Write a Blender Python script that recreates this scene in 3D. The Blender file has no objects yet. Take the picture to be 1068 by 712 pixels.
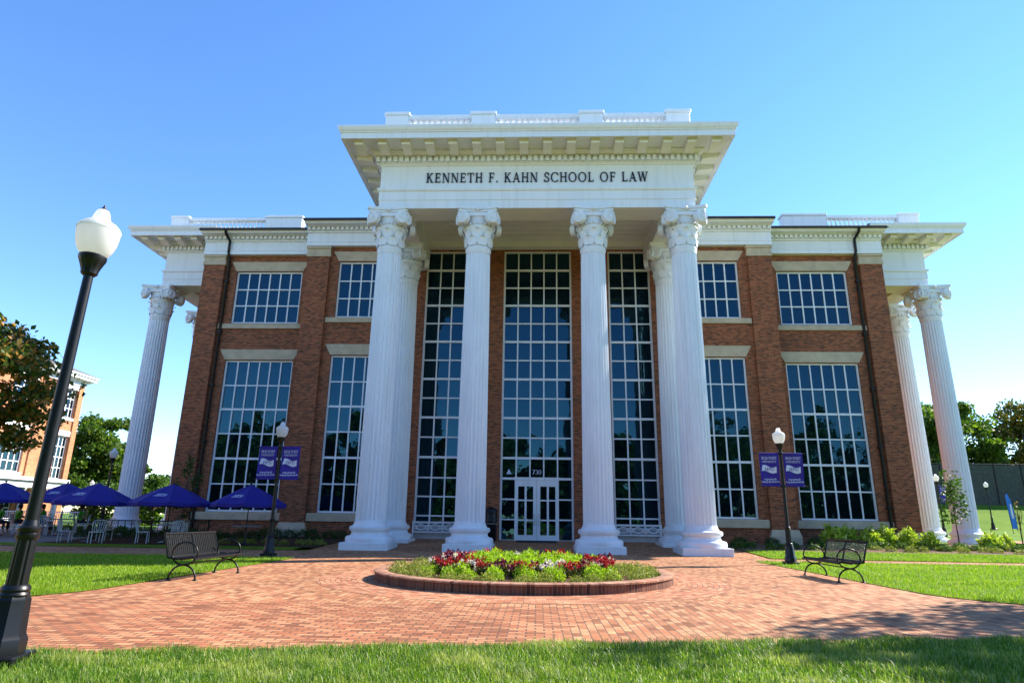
import bpy, math, random
import numpy as np
from mathutils import Matrix, Vector
random.seed(7); rng = np.random.default_rng(11)
R = math.radians
C = bpy.context.scene.collection
sc = bpy.context.scene

# ------------------------------------------------------------------ camera
def make_camera():
    a, y, r = R(15.58), R(2.408), R(.865)
    f = np.array([-math.sin(y)*math.cos(a), math.cos(y)*math.cos(a), math.sin(a)])
    rt = np.array([math.cos(y), math.sin(y), 0]); up = np.cross(rt, f)
    r2 = rt*math.cos(r)+up*math.sin(r); u2 = up*math.cos(r)-rt*math.sin(r)
    cd = bpy.data.cameras.new('camera'); co = bpy.data.objects.new('camera', cd); C.objects.link(co)
    m = Matrix(((r2[0], u2[0], -f[0], .124), (r2[1], u2[1], -f[1], 0), (r2[2], u2[2], -f[2], 1.25), (0, 0, 0, 1)))
    co.matrix_world = m
    cd.sensor_width = 36; cd.sensor_fit = 'HORIZONTAL'; cd.lens = 664.1/1068*36
    cd.clip_start = .1; cd.clip_end = 3000
    sc.camera = co
make_camera()
# ------------------------------------------------------------------ sky, sun, exposure
SUN_EL, SUN_AZ = 37.0, 29.0          # azimuth: degrees from +X towards +Y
sd = Vector((math.cos(R(SUN_EL))*math.cos(R(SUN_AZ)), math.cos(R(SUN_EL))*math.sin(R(SUN_AZ)), math.sin(R(SUN_EL))))
w = bpy.data.worlds.new('World'); sc.world = w; w.use_nodes = True
nt = w.node_tree; bg = nt.nodes['Background']
sk = nt.nodes.new('ShaderNodeTexSky'); sk.sky_type = 'NISHITA'; sk.sun_disc = False
sk.sun_elevation = R(SUN_EL); sk.sun_rotation = R(90-SUN_AZ)
sk.altitude = 200; sk.air_density = 1.0; sk.dust_density = .0; sk.ozone_density = 3.5
hs = nt.nodes.new('ShaderNodeHueSaturation'); hs.inputs['Saturation'].default_value = 1.17; hs.inputs['Hue'].default_value = .506
nt.links.new(sk.outputs[0], hs.inputs['Color']); nt.links.new(hs.outputs[0], bg.inputs[0]); bg.inputs[1].default_value = .132
sl = bpy.data.lights.new('sun', 'SUN'); sl.energy = 4.6; sl.angle = R(.5); sl.color = (1, .93, .82)
so = bpy.data.objects.new('sun', sl); C.objects.link(so)
so.rotation_euler = (-sd).to_track_quat('-Z', 'Y').to_euler()
sc.view_settings.view_transform = 'Standard'; sc.view_settings.look = 'None'
sc.view_settings.exposure = 1.42; sc.view_settings.gamma = 1; sc.view_settings.use_curve_mapping = False
sc.cycles.max_bounces = 8; sc.cycles.diffuse_bounces = 4; sc.cycles.transmission_bounces = 4; sc.cycles.transparent_max_bounces = 4

# ------------------------------------------------------------------ mesh helper
class M:
    def __init__(s): s.v = []; s.f = []
    def add(s, vs, fs):
        n = len(s.v); s.v.extend([tuple(map(float, q)) for q in vs]); s.f.extend([tuple(i+n for i in f) for f in fs]); return s
    def box(s, x0, x1, y0, y1, z0, z1):
        if x0 > x1: x0, x1 = x1, x0
        if y0 > y1: y0, y1 = y1, y0
        return s.add([(x0,y0,z0),(x1,y0,z0),(x1,y1,z0),(x0,y1,z0),(x0,y0,z1),(x1,y0,z1),(x1,y1,z1),(x0,y1,z1)],
              [(3,2,1,0),(4,5,6,7),(0,1,5,4),(1,2,6,5),(2,3,7,6),(3,0,4,7)])
    def cbox(s, x0, x1, y0, y1, z0, z1, b=.02):      # box with chamfered vertical and top edges
        p = [(x0+b,y0),(x1-b,y0),(x1,y0+b),(x1,y1-b),(x1-b,y1),(x0+b,y1),(x0,y1-b),(x0,y0+b)]
        cx, cy = (x0+x1)/2, (y0+y1)/2
        q = [(x+(b if x < cx else -b), y+(b if y < cy else -b)) for x, y in p]
        n = 8
        vs = [(x,y,z0) for x,y in p]+[(x,y,z1-b) for x,y in p]+[(x,y,z1) for x,y in q]
        fs = [tuple(range(n-1,-1,-1)), tuple(range(2*n,3*n))]
        for k in (0, n): fs += [(k+i, k+(i+1)%n, k+n+(i+1)%n, k+n+i) for i in range(n)]
        return s.add(vs, fs)
    def prism(s, poly, fn, a, b):                    # poly 2-D, fn(u,v,w)->xyz
        n = len(poly)
        vs = [fn(u,v,a) for u,v in poly]+[fn(u,v,b) for u,v in poly]
        return s.add(vs, [tuple(range(n-1,-1,-1)), tuple(range(n,2*n))]+[(i,(i+1)%n,n+(i+1)%n,n+i) for i in range(n)])
    def lathe(s, prof, c=(0,0,0), n=32, cap=True, mod=None):
        vs = []; k = len(prof)
        for r, z in prof:
            for i in range(n):
                t = 2*math.pi*i/n; rr = r if mod is None else mod(r, z, i)
                vs.append((c[0]+rr*math.cos(t), c[1]+rr*math.sin(t), c[2]+z))
        fs = [(j*n+i, j*n+(i+1)%n, (j+1)*n+(i+1)%n, (j+1)*n+i) for j in range(k-1) for i in range(n)]
        if cap: fs += [tuple(range(n-1,-1,-1)), tuple((k-1)*n+i for i in range(n))]
        return s.add(vs, fs)
    def tube(s, pts, r, n=8, cap=True):
        pts = [Vector(p) for p in pts]; k = len(pts)
        rs = r if isinstance(r, (list, tuple)) else [r]*k
        vs = []; prev = None
        for i, p in enumerate(pts):
            d = (pts[min(i+1,k-1)]-pts[max(i-1,0)])
            if d.length < 1e-9: d = Vector((0,0,1))
            d.normalize()
            if prev is None:
                a = Vector((0,0,1)) if abs(d.z) < .9 else Vector((1,0,0))
                e = d.cross(a).normalized()
            else:
                e = prev - d*prev.dot(d)
                e = e.normalized() if e.length > 1e-6 else d.orthogonal().normalized()
            prev = e; g = d.cross(e)
            for j in range(n):
                t = 2*math.pi*j/n; vs.append(p+(e*math.cos(t)+g*math.sin(t))*rs[i])
        fs = [(j*n+i, j*n+(i+1)%n, (j+1)*n+(i+1)%n, (j+1)*n+i) for j in range(k-1) for i in range(n)]
        if cap: fs += [tuple(range(n-1,-1,-1)), tuple((k-1)*n+i for i in range(n))]
        return s.add(vs, fs)
    def xf(s, m):
        s.v = [tuple(m @ Vector(p)) for p in s.v]; return s
    def join(s, o, m=None):
        return s.add([tuple(m @ Vector(p)) for p in o.v] if m is not None else o.v, o.f)
    def mesh(s, name, mat, smooth=None):
        me = bpy.data.meshes.new(name); me.from_pydata(s.v, [], s.f); me.materials.append(mat)
        if smooth is not None:
            me.shade_smooth(); me.set_sharp_from_angle(angle=R(smooth))
        me.update(); return me

def link(name, me, parent=None, world=False):
    o = bpy.data.objects.new(name, me); C.objects.link(o)
    if parent is not None:
        o.parent = parent
        if world: o.matrix_parent_inverse = Matrix.Translation(-Vector(parent.location))
    return o
def part(name, mb, mat, parent=None, smooth=None, world=False):
    return link(name, mb.mesh(name, mat, smooth), parent, world)
def inst(src, loc, parent=None, rz=0, world=False, scale=1, name=None):
    o = src.copy(); C.objects.link(o)
    o.location = loc; o.rotation_euler = (0,0,rz); o.scale = (scale,)*3 if not isinstance(scale, tuple) else scale
    o.parent = parent; o.matrix_parent_inverse = Matrix.Identity(4)
    return o
def copy_tree(o, parent=None):
    c = o.copy(); C.objects.link(c)
    if parent is not None: c.parent = parent
    for ch in list(o.children): copy_tree(ch, c)
    return c
def tag(o, label, cat, group=None, kind=None):
    o['label'] = label; o['category'] = cat
    if group: o['group'] = group
    if kind: o['kind'] = kind
    return o
def thing(name, label, cat, loc=(0,0,0), rz=0, group=None):
    o = bpy.data.objects.new(name, None); C.objects.link(o); o.empty_display_size = .2
    o.location = loc; o.rotation_euler = (0,0,rz)
    return tag(o, label, cat, group)
def struct(name, mb, mat, smooth=None):
    o = part(name, mb, mat, None, smooth); o['kind'] = 'structure'; return o
def np_mesh(name, verts, faces_flat, sizes, mat, smooth=False):
    me = bpy.data.meshes.new(name); nv = len(verts); nf = len(sizes)
    me.vertices.add(nv); me.vertices.foreach_set('co', np.asarray(verts, np.float32).ravel())
    me.loops.add(len(faces_flat)); me.loops.foreach_set('vertex_index', np.asarray(faces_flat, np.int32))
    me.polygons.add(nf); st = np.concatenate([[0], np.cumsum(sizes)[:-1]])
    me.polygons.foreach_set('loop_start', st.astype(np.int32))
    me.update(calc_edges=True); me.validate(); me.materials.append(mat)
    if smooth: me.shade_smooth()
    return me

# ------------------------------------------------------------------ materials
def nodes(name):
    m = bpy.data.materials.new(name); m.use_nodes = True
    t = m.node_tree; return m, t, t.nodes['Principled BSDF']
def N(t, kind, **kw):
    n = t.nodes.new(kind)
    for k, v in kw.items():
        if k in n.inputs: n.inputs[k].default_value = v
        else: setattr(n, k, v)
    return n
def ramp(t, fac, stops):
    r = t.nodes.new('ShaderNodeValToRGB'); e = r.color_ramp.elements
    while len(e) < len(stops): e.new(.5)
    for el, (p, c) in zip(e, stops): el.position = p; el.color = (*c, 1)
    t.links.new(fac, r.inputs[0]); return r.outputs[0]
def mixc(t, fac, a, b, mode='MIX'):
    n = t.nodes.new('ShaderNodeMix'); n.data_type = 'RGBA'; n.blend_type = mode
    for s, v in ((n.inputs[0], fac), (n.inputs[6], a), (n.inputs[7], b)):
        if hasattr(v, 'is_linked'): t.links.new(v, s)
        elif isinstance(v, (int, float)): s.default_value = v
        else: s.default_value = (*v, 1)
    return n.outputs[2]
def simple(name, col, rough=.5, metal=0, spec=.5, var=.12, scale=3, bump=0, bscale=40):
    m, t, b = nodes(name)
    g = N(t, 'ShaderNodeTexCoord'); n = N(t, 'ShaderNodeTexNoise', Scale=scale, Detail=6)
    t.links.new(g.outputs['Object'], n.inputs['Vector'])
    c = ramp(t, n.outputs[0], [(.3, tuple(x*(1-var) for x in col)), (.7, tuple(min(1, x*(1+var)) for x in col))])
    t.links.new(c, b.inputs['Base Color'])
    b.inputs['Roughness'].default_value = rough; b.inputs['Metallic'].default_value = metal
    b.inputs['Specular IOR Level'].default_value = spec
    if bump:
        n2 = N(t, 'ShaderNodeTexNoise', Scale=bscale, Detail=4); t.links.new(g.outputs['Object'], n2.inputs['Vector'])
        bp = N(t, 'ShaderNodeBump', Strength=bump, Distance=.02); t.links.new(n2.outputs[0], bp.inputs['Height'])
        t.links.new(bp.outputs[0], b.inputs['Normal'])
    return m
def brick_mat(name, c1, c2, mortar, bw, rh, ms, mode, var=.35, rough=.85, rot=0, bump=.4):
    m, t, b = nodes(name)
    g = N(t, 'ShaderNodeNewGeometry'); sp = N(t, 'ShaderNodeSeparateXYZ'); t.links.new(g.outputs['Position'], sp.inputs[0])
    cb = N(t, 'ShaderNodeCombineXYZ')
    def mth(op, a, bb):
        n = N(t, 'ShaderNodeMath', operation=op)
        for i, v in enumerate((a, bb)):
            if hasattr(v, 'is_linked'): t.links.new(v, n.inputs[i])
            else: n.inputs[i].default_value = v
        return n.outputs[0]
    if mode == 'floor_y':
        t.links.new(sp.outputs[1], cb.inputs[0]); t.links.new(sp.outputs[0], cb.inputs[1])
    elif mode == 'wall':
        t.links.new(mth('ADD', sp.outputs[0], sp.outputs[1]), cb.inputs[0]); t.links.new(sp.outputs[2], cb.inputs[1])
    elif mode == 'floor':
        t.links.new(sp.outputs[0], cb.inputs[0]); t.links.new(sp.outputs[1], cb.inputs[1])
    else:                                             # rings round the flower bed
        dx = mth('SUBTRACT', sp.outputs[0], BED[0]); dy = mth('SUBTRACT', sp.outputs[1], BED[1])
        rr = mth('SQRT', mth('ADD', mth('MULTIPLY', dx, dx), mth('MULTIPLY', dy, dy)), 0)
        an = mth('ARCTAN2', dy, dx)
        t.links.new(mth('MULTIPLY', an, 4.2), cb.inputs[0]); t.links.new(rr, cb.inputs[1])
    vec = cb.outputs[0]
    br = N(t, 'ShaderNodeTexBrick'); br.offset = .5
    t.links.new(vec, br.inputs['Vector'])
    br.inputs['Scale'].default_value = 1; br.inputs['Mortar Size'].default_value = ms
    br.inputs['Brick Width'].default_value = bw; br.inputs['Row Height'].default_value = rh
    br.inputs['Mortar Smooth'].default_value = .2; br.inputs['Bias'].default_value = 0
    br.inputs['Color1'].default_value = (0, 0, 0, 1); br.inputs['Color2'].default_value = (1, 1, 1, 1); br.inputs['Mortar'].default_value = (.5, .5, .5, 1)
    base = ramp(t, br.outputs['Color'], [(0, tuple(p*.82 for p in c1)), (.15, tuple(p*.8+q*.2 for p, q in zip(c1, c2))), (.4, tuple((p*.6+q*.4)*f for p, q, f in zip(c1, c2, (1.12, .92, .85)))), (.75, tuple(p*.25+q*.75 for p, q in zip(c1, c2))), (1, c2)])
    n1 = N(t, 'ShaderNodeTexNoise', Scale=.35, Detail=5); t.links.new(g.outputs['Position'], n1.inputs['Vector'])
    n2 = N(t, 'ShaderNodeTexNoise', Scale=14, Detail=5); t.links.new(g.outputs['Position'], n2.inputs['Vector'])
    base = mixc(t, 1, base, ramp(t, n1.outputs[0], [(.3, (1-var,)*3), (.7, (1+var*.4,)*3)]), 'MULTIPLY')
    base = mixc(t, 1, base, ramp(t, n2.outputs[0], [(.25, (.75,)*3), (.75, (1.15,)*3)]), 'MULTIPLY')
    col = mixc(t, br.outputs['Fac'], base, mortar)
    t.links.new(col, b.inputs['Base Color']); b.inputs['Roughness'].default_value = rough; b.inputs['Specular IOR Level'].default_value = .25
    h = mth('SUBTRACT', mth('MULTIPLY', n2.outputs[0], .3), br.outputs['Fac'])
    bp = N(t, 'ShaderNodeBump', Strength=bump, Distance=.012); t.links.new(h, bp.inputs['Height']); t.links.new(bp.outputs[0], b.inputs['Normal'])
    return m
def leaf_mat(name, stops, trans=.35, rough=.55, patch=None):
    m, t, b = nodes(name)
    g = N(t, 'ShaderNodeNewGeometry')
    c = ramp(t, g.outputs['Random Per Island'], stops)
    if patch:
        for sc_, lo, colr, amt in patch:
            n = N(t, 'ShaderNodeTexNoise', Scale=sc_, Detail=4); t.links.new(g.outputs['Position'], n.inputs['Vector'])
            f = ramp(t, n.outputs[0], [(lo, (0,0,0)), (lo+.12, (amt,)*3)])
            c = mixc(t, f, c, colr)
    t.links.new(c, b.inputs['Base Color']); b.inputs['Roughness'].default_value = rough; b.inputs['Specular IOR Level'].default_value = .3
    tr = N(t, 'ShaderNodeBsdfTranslucent'); t.links.new(mixc(t, 1, c, (1.3, 1.5, .6), 'MULTIPLY'), tr.inputs[0])
    mx = N(t, 'ShaderNodeMixShader'); mx.inputs[0].default_value = trans
    t.links.new(b.outputs[0], mx.inputs[1]); t.links.new(tr.outputs[0], mx.inputs[2])
    t.links.new(mx.outputs[0], t.nodes['Material Output'].inputs[0])
    return m
def ground_mat(name, a, bcol, scale=2.0, fine=60, bump=.6, rough=.95):
    m, t, b = nodes(name)
    g = N(t, 'ShaderNodeNewGeometry')
    n1 = N(t, 'ShaderNodeTexNoise', Scale=scale, Detail=8); n2 = N(t, 'ShaderNodeTexNoise', Scale=fine, Detail=5)
    for n in (n1, n2): t.links.new(g.outputs['Position'], n.inputs['Vector'])
    c = ramp(t, n1.outputs[0], [(.3, a), (.7, bcol)])
    c = mixc(t, 1, c, ramp(t, n2.outputs[0], [(.3, (.55,)*3), (.7, (1.25,)*3)]), 'MULTIPLY')
    t.links.new(c, b.inputs['Base Color']); b.inputs['Roughness'].default_value = rough; b.inputs['Specular IOR Level'].default_value = .1
    bp = N(t, 'ShaderNodeBump', Strength=bump, Distance=.03); t.links.new(n2.outputs[0], bp.inputs['Height']); t.links.new(bp.outputs[0], b.inputs['Normal'])
    return m

BED = (-.17, 14.84)
WHITE = simple('white_paint', (.74,.775,.82), .5, var=.05, scale=1.2)
def painted(name, col):
    m, t, b = nodes(name)
    g = N(t, 'ShaderNodeNewGeometry'); mp = N(t, 'ShaderNodeMapping'); mp.inputs['Scale'].default_value = (5, 5, .35); t.links.new(g.outputs['Position'], mp.inputs[0])
    n = N(t, 'ShaderNodeTexNoise', Scale=1.0, Detail=6); t.links.new(mp.outputs[0], n.inputs['Vector'])
    n2 = N(t, 'ShaderNodeTexNoise', Scale=.7, Detail=5); t.links.new(g.outputs['Position'], n2.inputs['Vector'])
    c = mixc(t, 1, col, ramp(t, n.outputs[0], [(.3, (.92,.915,.9)), (.5, (1,1,1))]), 'MULTIPLY')
    c = mixc(t, 1, c, ramp(t, n2.outputs[0], [(.3, (.95,.95,.94)), (.65, (1,1,1))]), 'MULTIPLY')
    t.links.new(c, b.inputs['Base Color']); b.inputs['Roughness'].default_value = .5
    return m
WHITE = painted('white_paint', (.77,.8,.84))
CREAM = simple('soffit_paint', (.76,.755,.73), .6, var=.05, scale=1.2)
STONE = simple('cast_stone', (.5,.4,.27), .85, var=.14, scale=2.5, bump=.25)
BRICK = brick_mat('red_brick', (.125,.034,.014), (.42,.12,.046), (.24,.165,.105), .215, .078, .009, 'wall', var=.15)
ORANGE = brick_mat('orange_brick', (.42,.16,.06), (.56,.24,.1), (.5,.36,.25), .215, .078, .008, 'wall', var=.12)
PAVE = brick_mat('paving_brick', (.28,.1,.042), (.56,.29,.14), (.13,.085,.055), .21, .105, .008, 'floor_y', var=.22)
PAVEX = brick_mat('cross_path_brick', (.27,.09,.038), (.56,.265,.125), (.1,.06,.04), .21, .105, .011, 'floor', var=.25)
PAVE2 = brick_mat('ring_brick', (.3,.1,.045), (.6,.3,.16), (.13,.085,.055), .21, .105, .008, 'ring', var=.22)
KERB = brick_mat('kerb_brick_shaded', (.1,.04,.025), (.24,.1,.06), (.22,.16,.12), .1, .5, .008, 'ring', var=.25)  # darkened brick: the shade on the kerb front is painted into it
COPE = brick_mat('coping_brick_lit', (.26,.11,.06), (.5,.27,.17), (.3,.22,.16), .1, .5, .007, 'ring', var=.25)  # lighter copy of the kerb brick, paints the lit top of the rim
BLACK = simple('black_metal', (.005,.005,.006), .38, metal=.0, spec=.35, var=.25, scale=12)
ROOFM = simple('roof_slate', (.03,.03,.033), .7, var=.25)
SLATE = simple('grey_slate', (.12,.115,.11), .8, var=.2)
LETTER = simple('letter_bronze', (.012,.016,.03), .45, var=.1)
BLUE = simple('purple_blue_canvas', (.012,.006,.19), .8, var=.15, scale=6)
BANNER = simple('purple_banner', (.03,.012,.26), .75, var=.1)
SKYBLUE = simple('blue_banner', (.02,.16,.6), .7, var=.1)
PRINT = simple('white_print', (.62,.66,.85), .7, var=.03)
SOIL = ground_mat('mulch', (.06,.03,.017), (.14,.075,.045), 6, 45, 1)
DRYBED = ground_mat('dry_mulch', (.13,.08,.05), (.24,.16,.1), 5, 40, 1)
LAWN = ground_mat('lawn_ground', (.12,.2,.01), (.18,.27,.015), 1.2, 70, .8)
FIELD = ground_mat('field_ground', (.09,.18,.012), (.15,.25,.018), .25, 25, .8)
CONC = ground_mat('patio_concrete', (.2,.17,.15), (.28,.25,.22), 1, 40, .2)
BARK = simple('bark', (.075,.052,.036), .9, var=.35, scale=9, bump=.6, bscale=25)
def glass_mat(name, base, ior):
    m, t, b = nodes(name)
    b.inputs['Base Color'].default_value = (*base, 1); b.inputs['Roughness'].default_value = .015
    g = N(t, 'ShaderNodeNewGeometry'); n = N(t, 'ShaderNodeTexNoise', Scale=1.6, Detail=2); t.links.new(g.outputs['Position'], n.inputs['Vector'])
    bp = N(t, 'ShaderNodeBump', Strength=.12, Distance=.03); t.links.new(n.outputs[0], bp.inputs['Height']); t.links.new(bp.outputs[0], b.inputs['Normal'])
    b.inputs['IOR'].default_value = ior; b.inputs['Specular Tint'].default_value = (.24,.7,1,1)
    return m
GLASS = glass_mat('window_glass', (.002,.006,.009), 1.66)
GLOBE, _t, _b = nodes('lamp_globe')
_b.inputs['Base Color'].default_value = (.86,.86,.84,1); _b.inputs['Roughness'].default_value = .25
_tr = N(_t, 'ShaderNodeBsdfTranslucent'); _tr.inputs[0].default_value = (.95,.95,.93,1)
_mx = N(_t, 'ShaderNodeMixShader'); _mx.inputs[0].default_value = .65
_t.links.new(_b.outputs[0], _mx.inputs[1]); _t.links.new(_tr.outputs[0], _mx.inputs[2]); _t.links.new(_mx.outputs[0], _t.nodes['Material Output'].inputs[0])
CLEAR, _t, _b = nodes('clear_refractor')
_b.inputs['Base Color'].default_value = (.8,.85,.9,1); _b.inputs['Roughness'].default_value = .12; _b.inputs['Transmission Weight'].default_value = .55

# ------------------------------------------------------------------ terrain
def gz(x, y):
    z = .3*min(max((y-25)/8, 0), 1)
    if x > 8: z += .7*min(max((y-33)/31, 0), 1)+2.6*min(max((y-64)/11, 0), 1)
    return z
def sheet(ys, xl, xr, dz, step=1.0, z0=None):
    """draped strip sheet between x=xl(y) and x=xr(y)"""
    m = M(); rows = []
    n = 24
    for y in ys:
        a, b = xl(y), xr(y)
        rows.append([(a+(b-a)*i/n, y, gz(a+(b-a)*i/n, y)+dz) for i in range(n+1)])
    vs = [p for r_ in rows for p in r_]; k = n+1
    m.add(vs, [(j*k+i, j*k+i+1, (j+1)*k+i+1, (j+1)*k+i) for j in range(len(rows)-1) for i in range(n)])
    return m
def build_ground():
    xs = [-900,-400,-200,-100,-60,-30,-15,-8,8,8.01,15,30,45,60,80,120,200,400,900]
    ys = [-200,-60,0,12,25,33,40,48,56,64,70,75,90,120,300,900,1600]
    m = M(); k = len(xs)
    m.add([(x, y, gz(x, y)-.08) for y in ys for x in xs], [(j*k+i, j*k+i+1, (j+1)*k+i+1, (j+1)*k+i) for j in range(len(ys)-1) for i in range(k-1)])
    struct('ground', m, FIELD)
build_ground()
def frange(a, b, s):
    n = max(1, int(math.ceil((b-a)/s-1e-6))); return [a+(b-a)*i/n for i in range(n+1)]
def corner_r(y):          # right lawn edge: straight path side with a rounded near corner
    if y < 13.4: return 7.42+((13.4-y)/2.3)**2.2*1.6
    return 7.42
def corner_l(y):
    if y < 11.4: return -7.3-((11.4-y)/1.8)**2.2*.9
    return -7.3
KR = 4.35
def plaza():
    # whole paved area as one sheet with the hole of the ring left out by strips
    m = M()
    def quad_strip(ys, xl, xr, n=30):
        rows = [[(xl(y)+(xr(y)-xl(y))*i/n, y, gz(0, y)) for i in range(n+1)] for y in ys]; k = n+1
        m.add([p for r_ in rows for p in r_], [(j*k+i, j*k+i+1, (j+1)*k+i+1, (j+1)*k+i) for j in range(len(rows)-1) for i in range(n)])
    quad_strip([10.2, 11.4], lambda y: -9, lambda y: 30)
    quad_strip([11.4, 20.6], lambda y: -8, lambda y: 10)
    quad_strip([20.6, 22.9], lambda y: -60, lambda y: 8)
    quad_strip([22.9, 24.6], lambda y: -60, lambda y: 60)
    quad_strip([24.6, 25.0], lambda y: -60, lambda y: 8.6)
    quad_strip([25.0, 33.0], lambda y: -8.6, lambda y: 8.6)
    struct('brick_plaza', m, PAVE)
    m = M()
    m.add([(-30,4,0),(-1.2,4,0),(1.3,10.2,0),(-30,10.2,0)], [(0,1,2,3)])
    struct('brick_cross_path', m, PAVEX)
    m = M(); m.add([(-1.2,4,0),(30,4,0),(30,10.2,0),(1.3,10.2,0)], [(0,1,2,3)])
    struct('brick_plaza', m, PAVE)
    r = M(); n = 96
    for a, b in ((3.0, KR),):
        vs = [(BED[0]+q*math.cos(2*math.pi*i/n), BED[1]+q*math.sin(2*math.pi*i/n), .004) for q in (a, b) for i in range(n)]
        r.add(vs, [(i, (i+1)%n, n+(i+1)%n, n+i) for i in range(n)][::-1])
    r.f = [f[::-1] for f in r.f]
    struct('brick_paving_ring', r, PAVE2)
plaza()
def front_edge(x): return 7.02+.185*x
def lawn_near():
    m = M(); xs = frange(-14, 16, .5)
    m.add([(x, y, .012) for x in xs for y in (-40, front_edge(x)-.02)], [(2*i, 2*i+2, 2*i+3, 2*i+1) for i in range(len(xs)-1)])
    struct('near_lawn', m, LAWN)
lawn_near()
struct('west_lawn', sheet(frange(9.6, 20.4, .4), lambda y: -45, corner_l, .012), LAWN)
struct('east_lawn', sheet(frange(11.1, 22.8, .4), corner_r, lambda y: 60, .012), LAWN)
struct('upper_lawn', sheet([24.6, 25, 26, 27, 28.2], lambda y: 8.7, lambda y: 60, .012), LAWN)
struct('hedge_strip_lawn', sheet([25.1, 25.6, 26.2], lambda y: -60, lambda y: -9.2, .012), LAWN)
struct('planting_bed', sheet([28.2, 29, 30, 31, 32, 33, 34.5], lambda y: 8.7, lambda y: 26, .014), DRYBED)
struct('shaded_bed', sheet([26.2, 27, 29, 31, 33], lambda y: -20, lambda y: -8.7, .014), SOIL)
struct('patio', sheet([26.2, 28, 30, 33, 36, 40], lambda y: -60, lambda y: -20, .014), CONC)
struct('side_path', sheet([34.5, 36, 37, 38, 39.5], lambda y: 26, lambda y: 90, .014), PAVE)

# ------------------------------------------------------------------ serif letters (height 1)
TH, TN = .15, .07
def _st(x0, y0, x1, y1, w0):                         # slanted or straight stroke cut level at its ends
    if abs(y1-y0) < 1e-6: return [[(x0, y0-w0/2), (x1, y0-w0/2), (x1, y0+w0/2), (x0, y0+w0/2)]]
    L = math.hypot(x1-x0, y1-y0); h = w0/2*L/abs(y1-y0)
    return [[(x0-h, y0), (x0+h, y0), (x1+h, y1), (x1-h, y1)]]
def _sf(x, y, wd=.3):                                # serif foot
    a = .028
    return [[(x-wd/2, y-a if y > .5 else y), (x+wd/2, y-a if y > .5 else y), (x+wd/2, y if y > .5 else y+a*1.4), (x-wd/2, y if y > .5 else y+a*1.4)]]
def _arc(cx, cy, rx, ry, a0, a1, k=14):
    out = []
    for i in range(k):
        t0 = R(a0+(a1-a0)*i/k); t1 = R(a0+(a1-a0)*(i+1)/k); q = []
        for t in (t0, t1):
            wv = TN+(TH-TN)*abs(math.cos(t))**1.5
            q.append(((cx+rx*math.cos(t), cy+ry*math.sin(t)), (cx+(rx-wv)*math.cos(t), cy+(ry-wv*.8)*math.sin(t))))
        out.append([q[0][0], q[1][0], q[1][1], q[0][1]])
    return out
def stem(x): return _st(x, 0, x, 1, TH)+_sf(x, 0)+_sf(x, 1)
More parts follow.
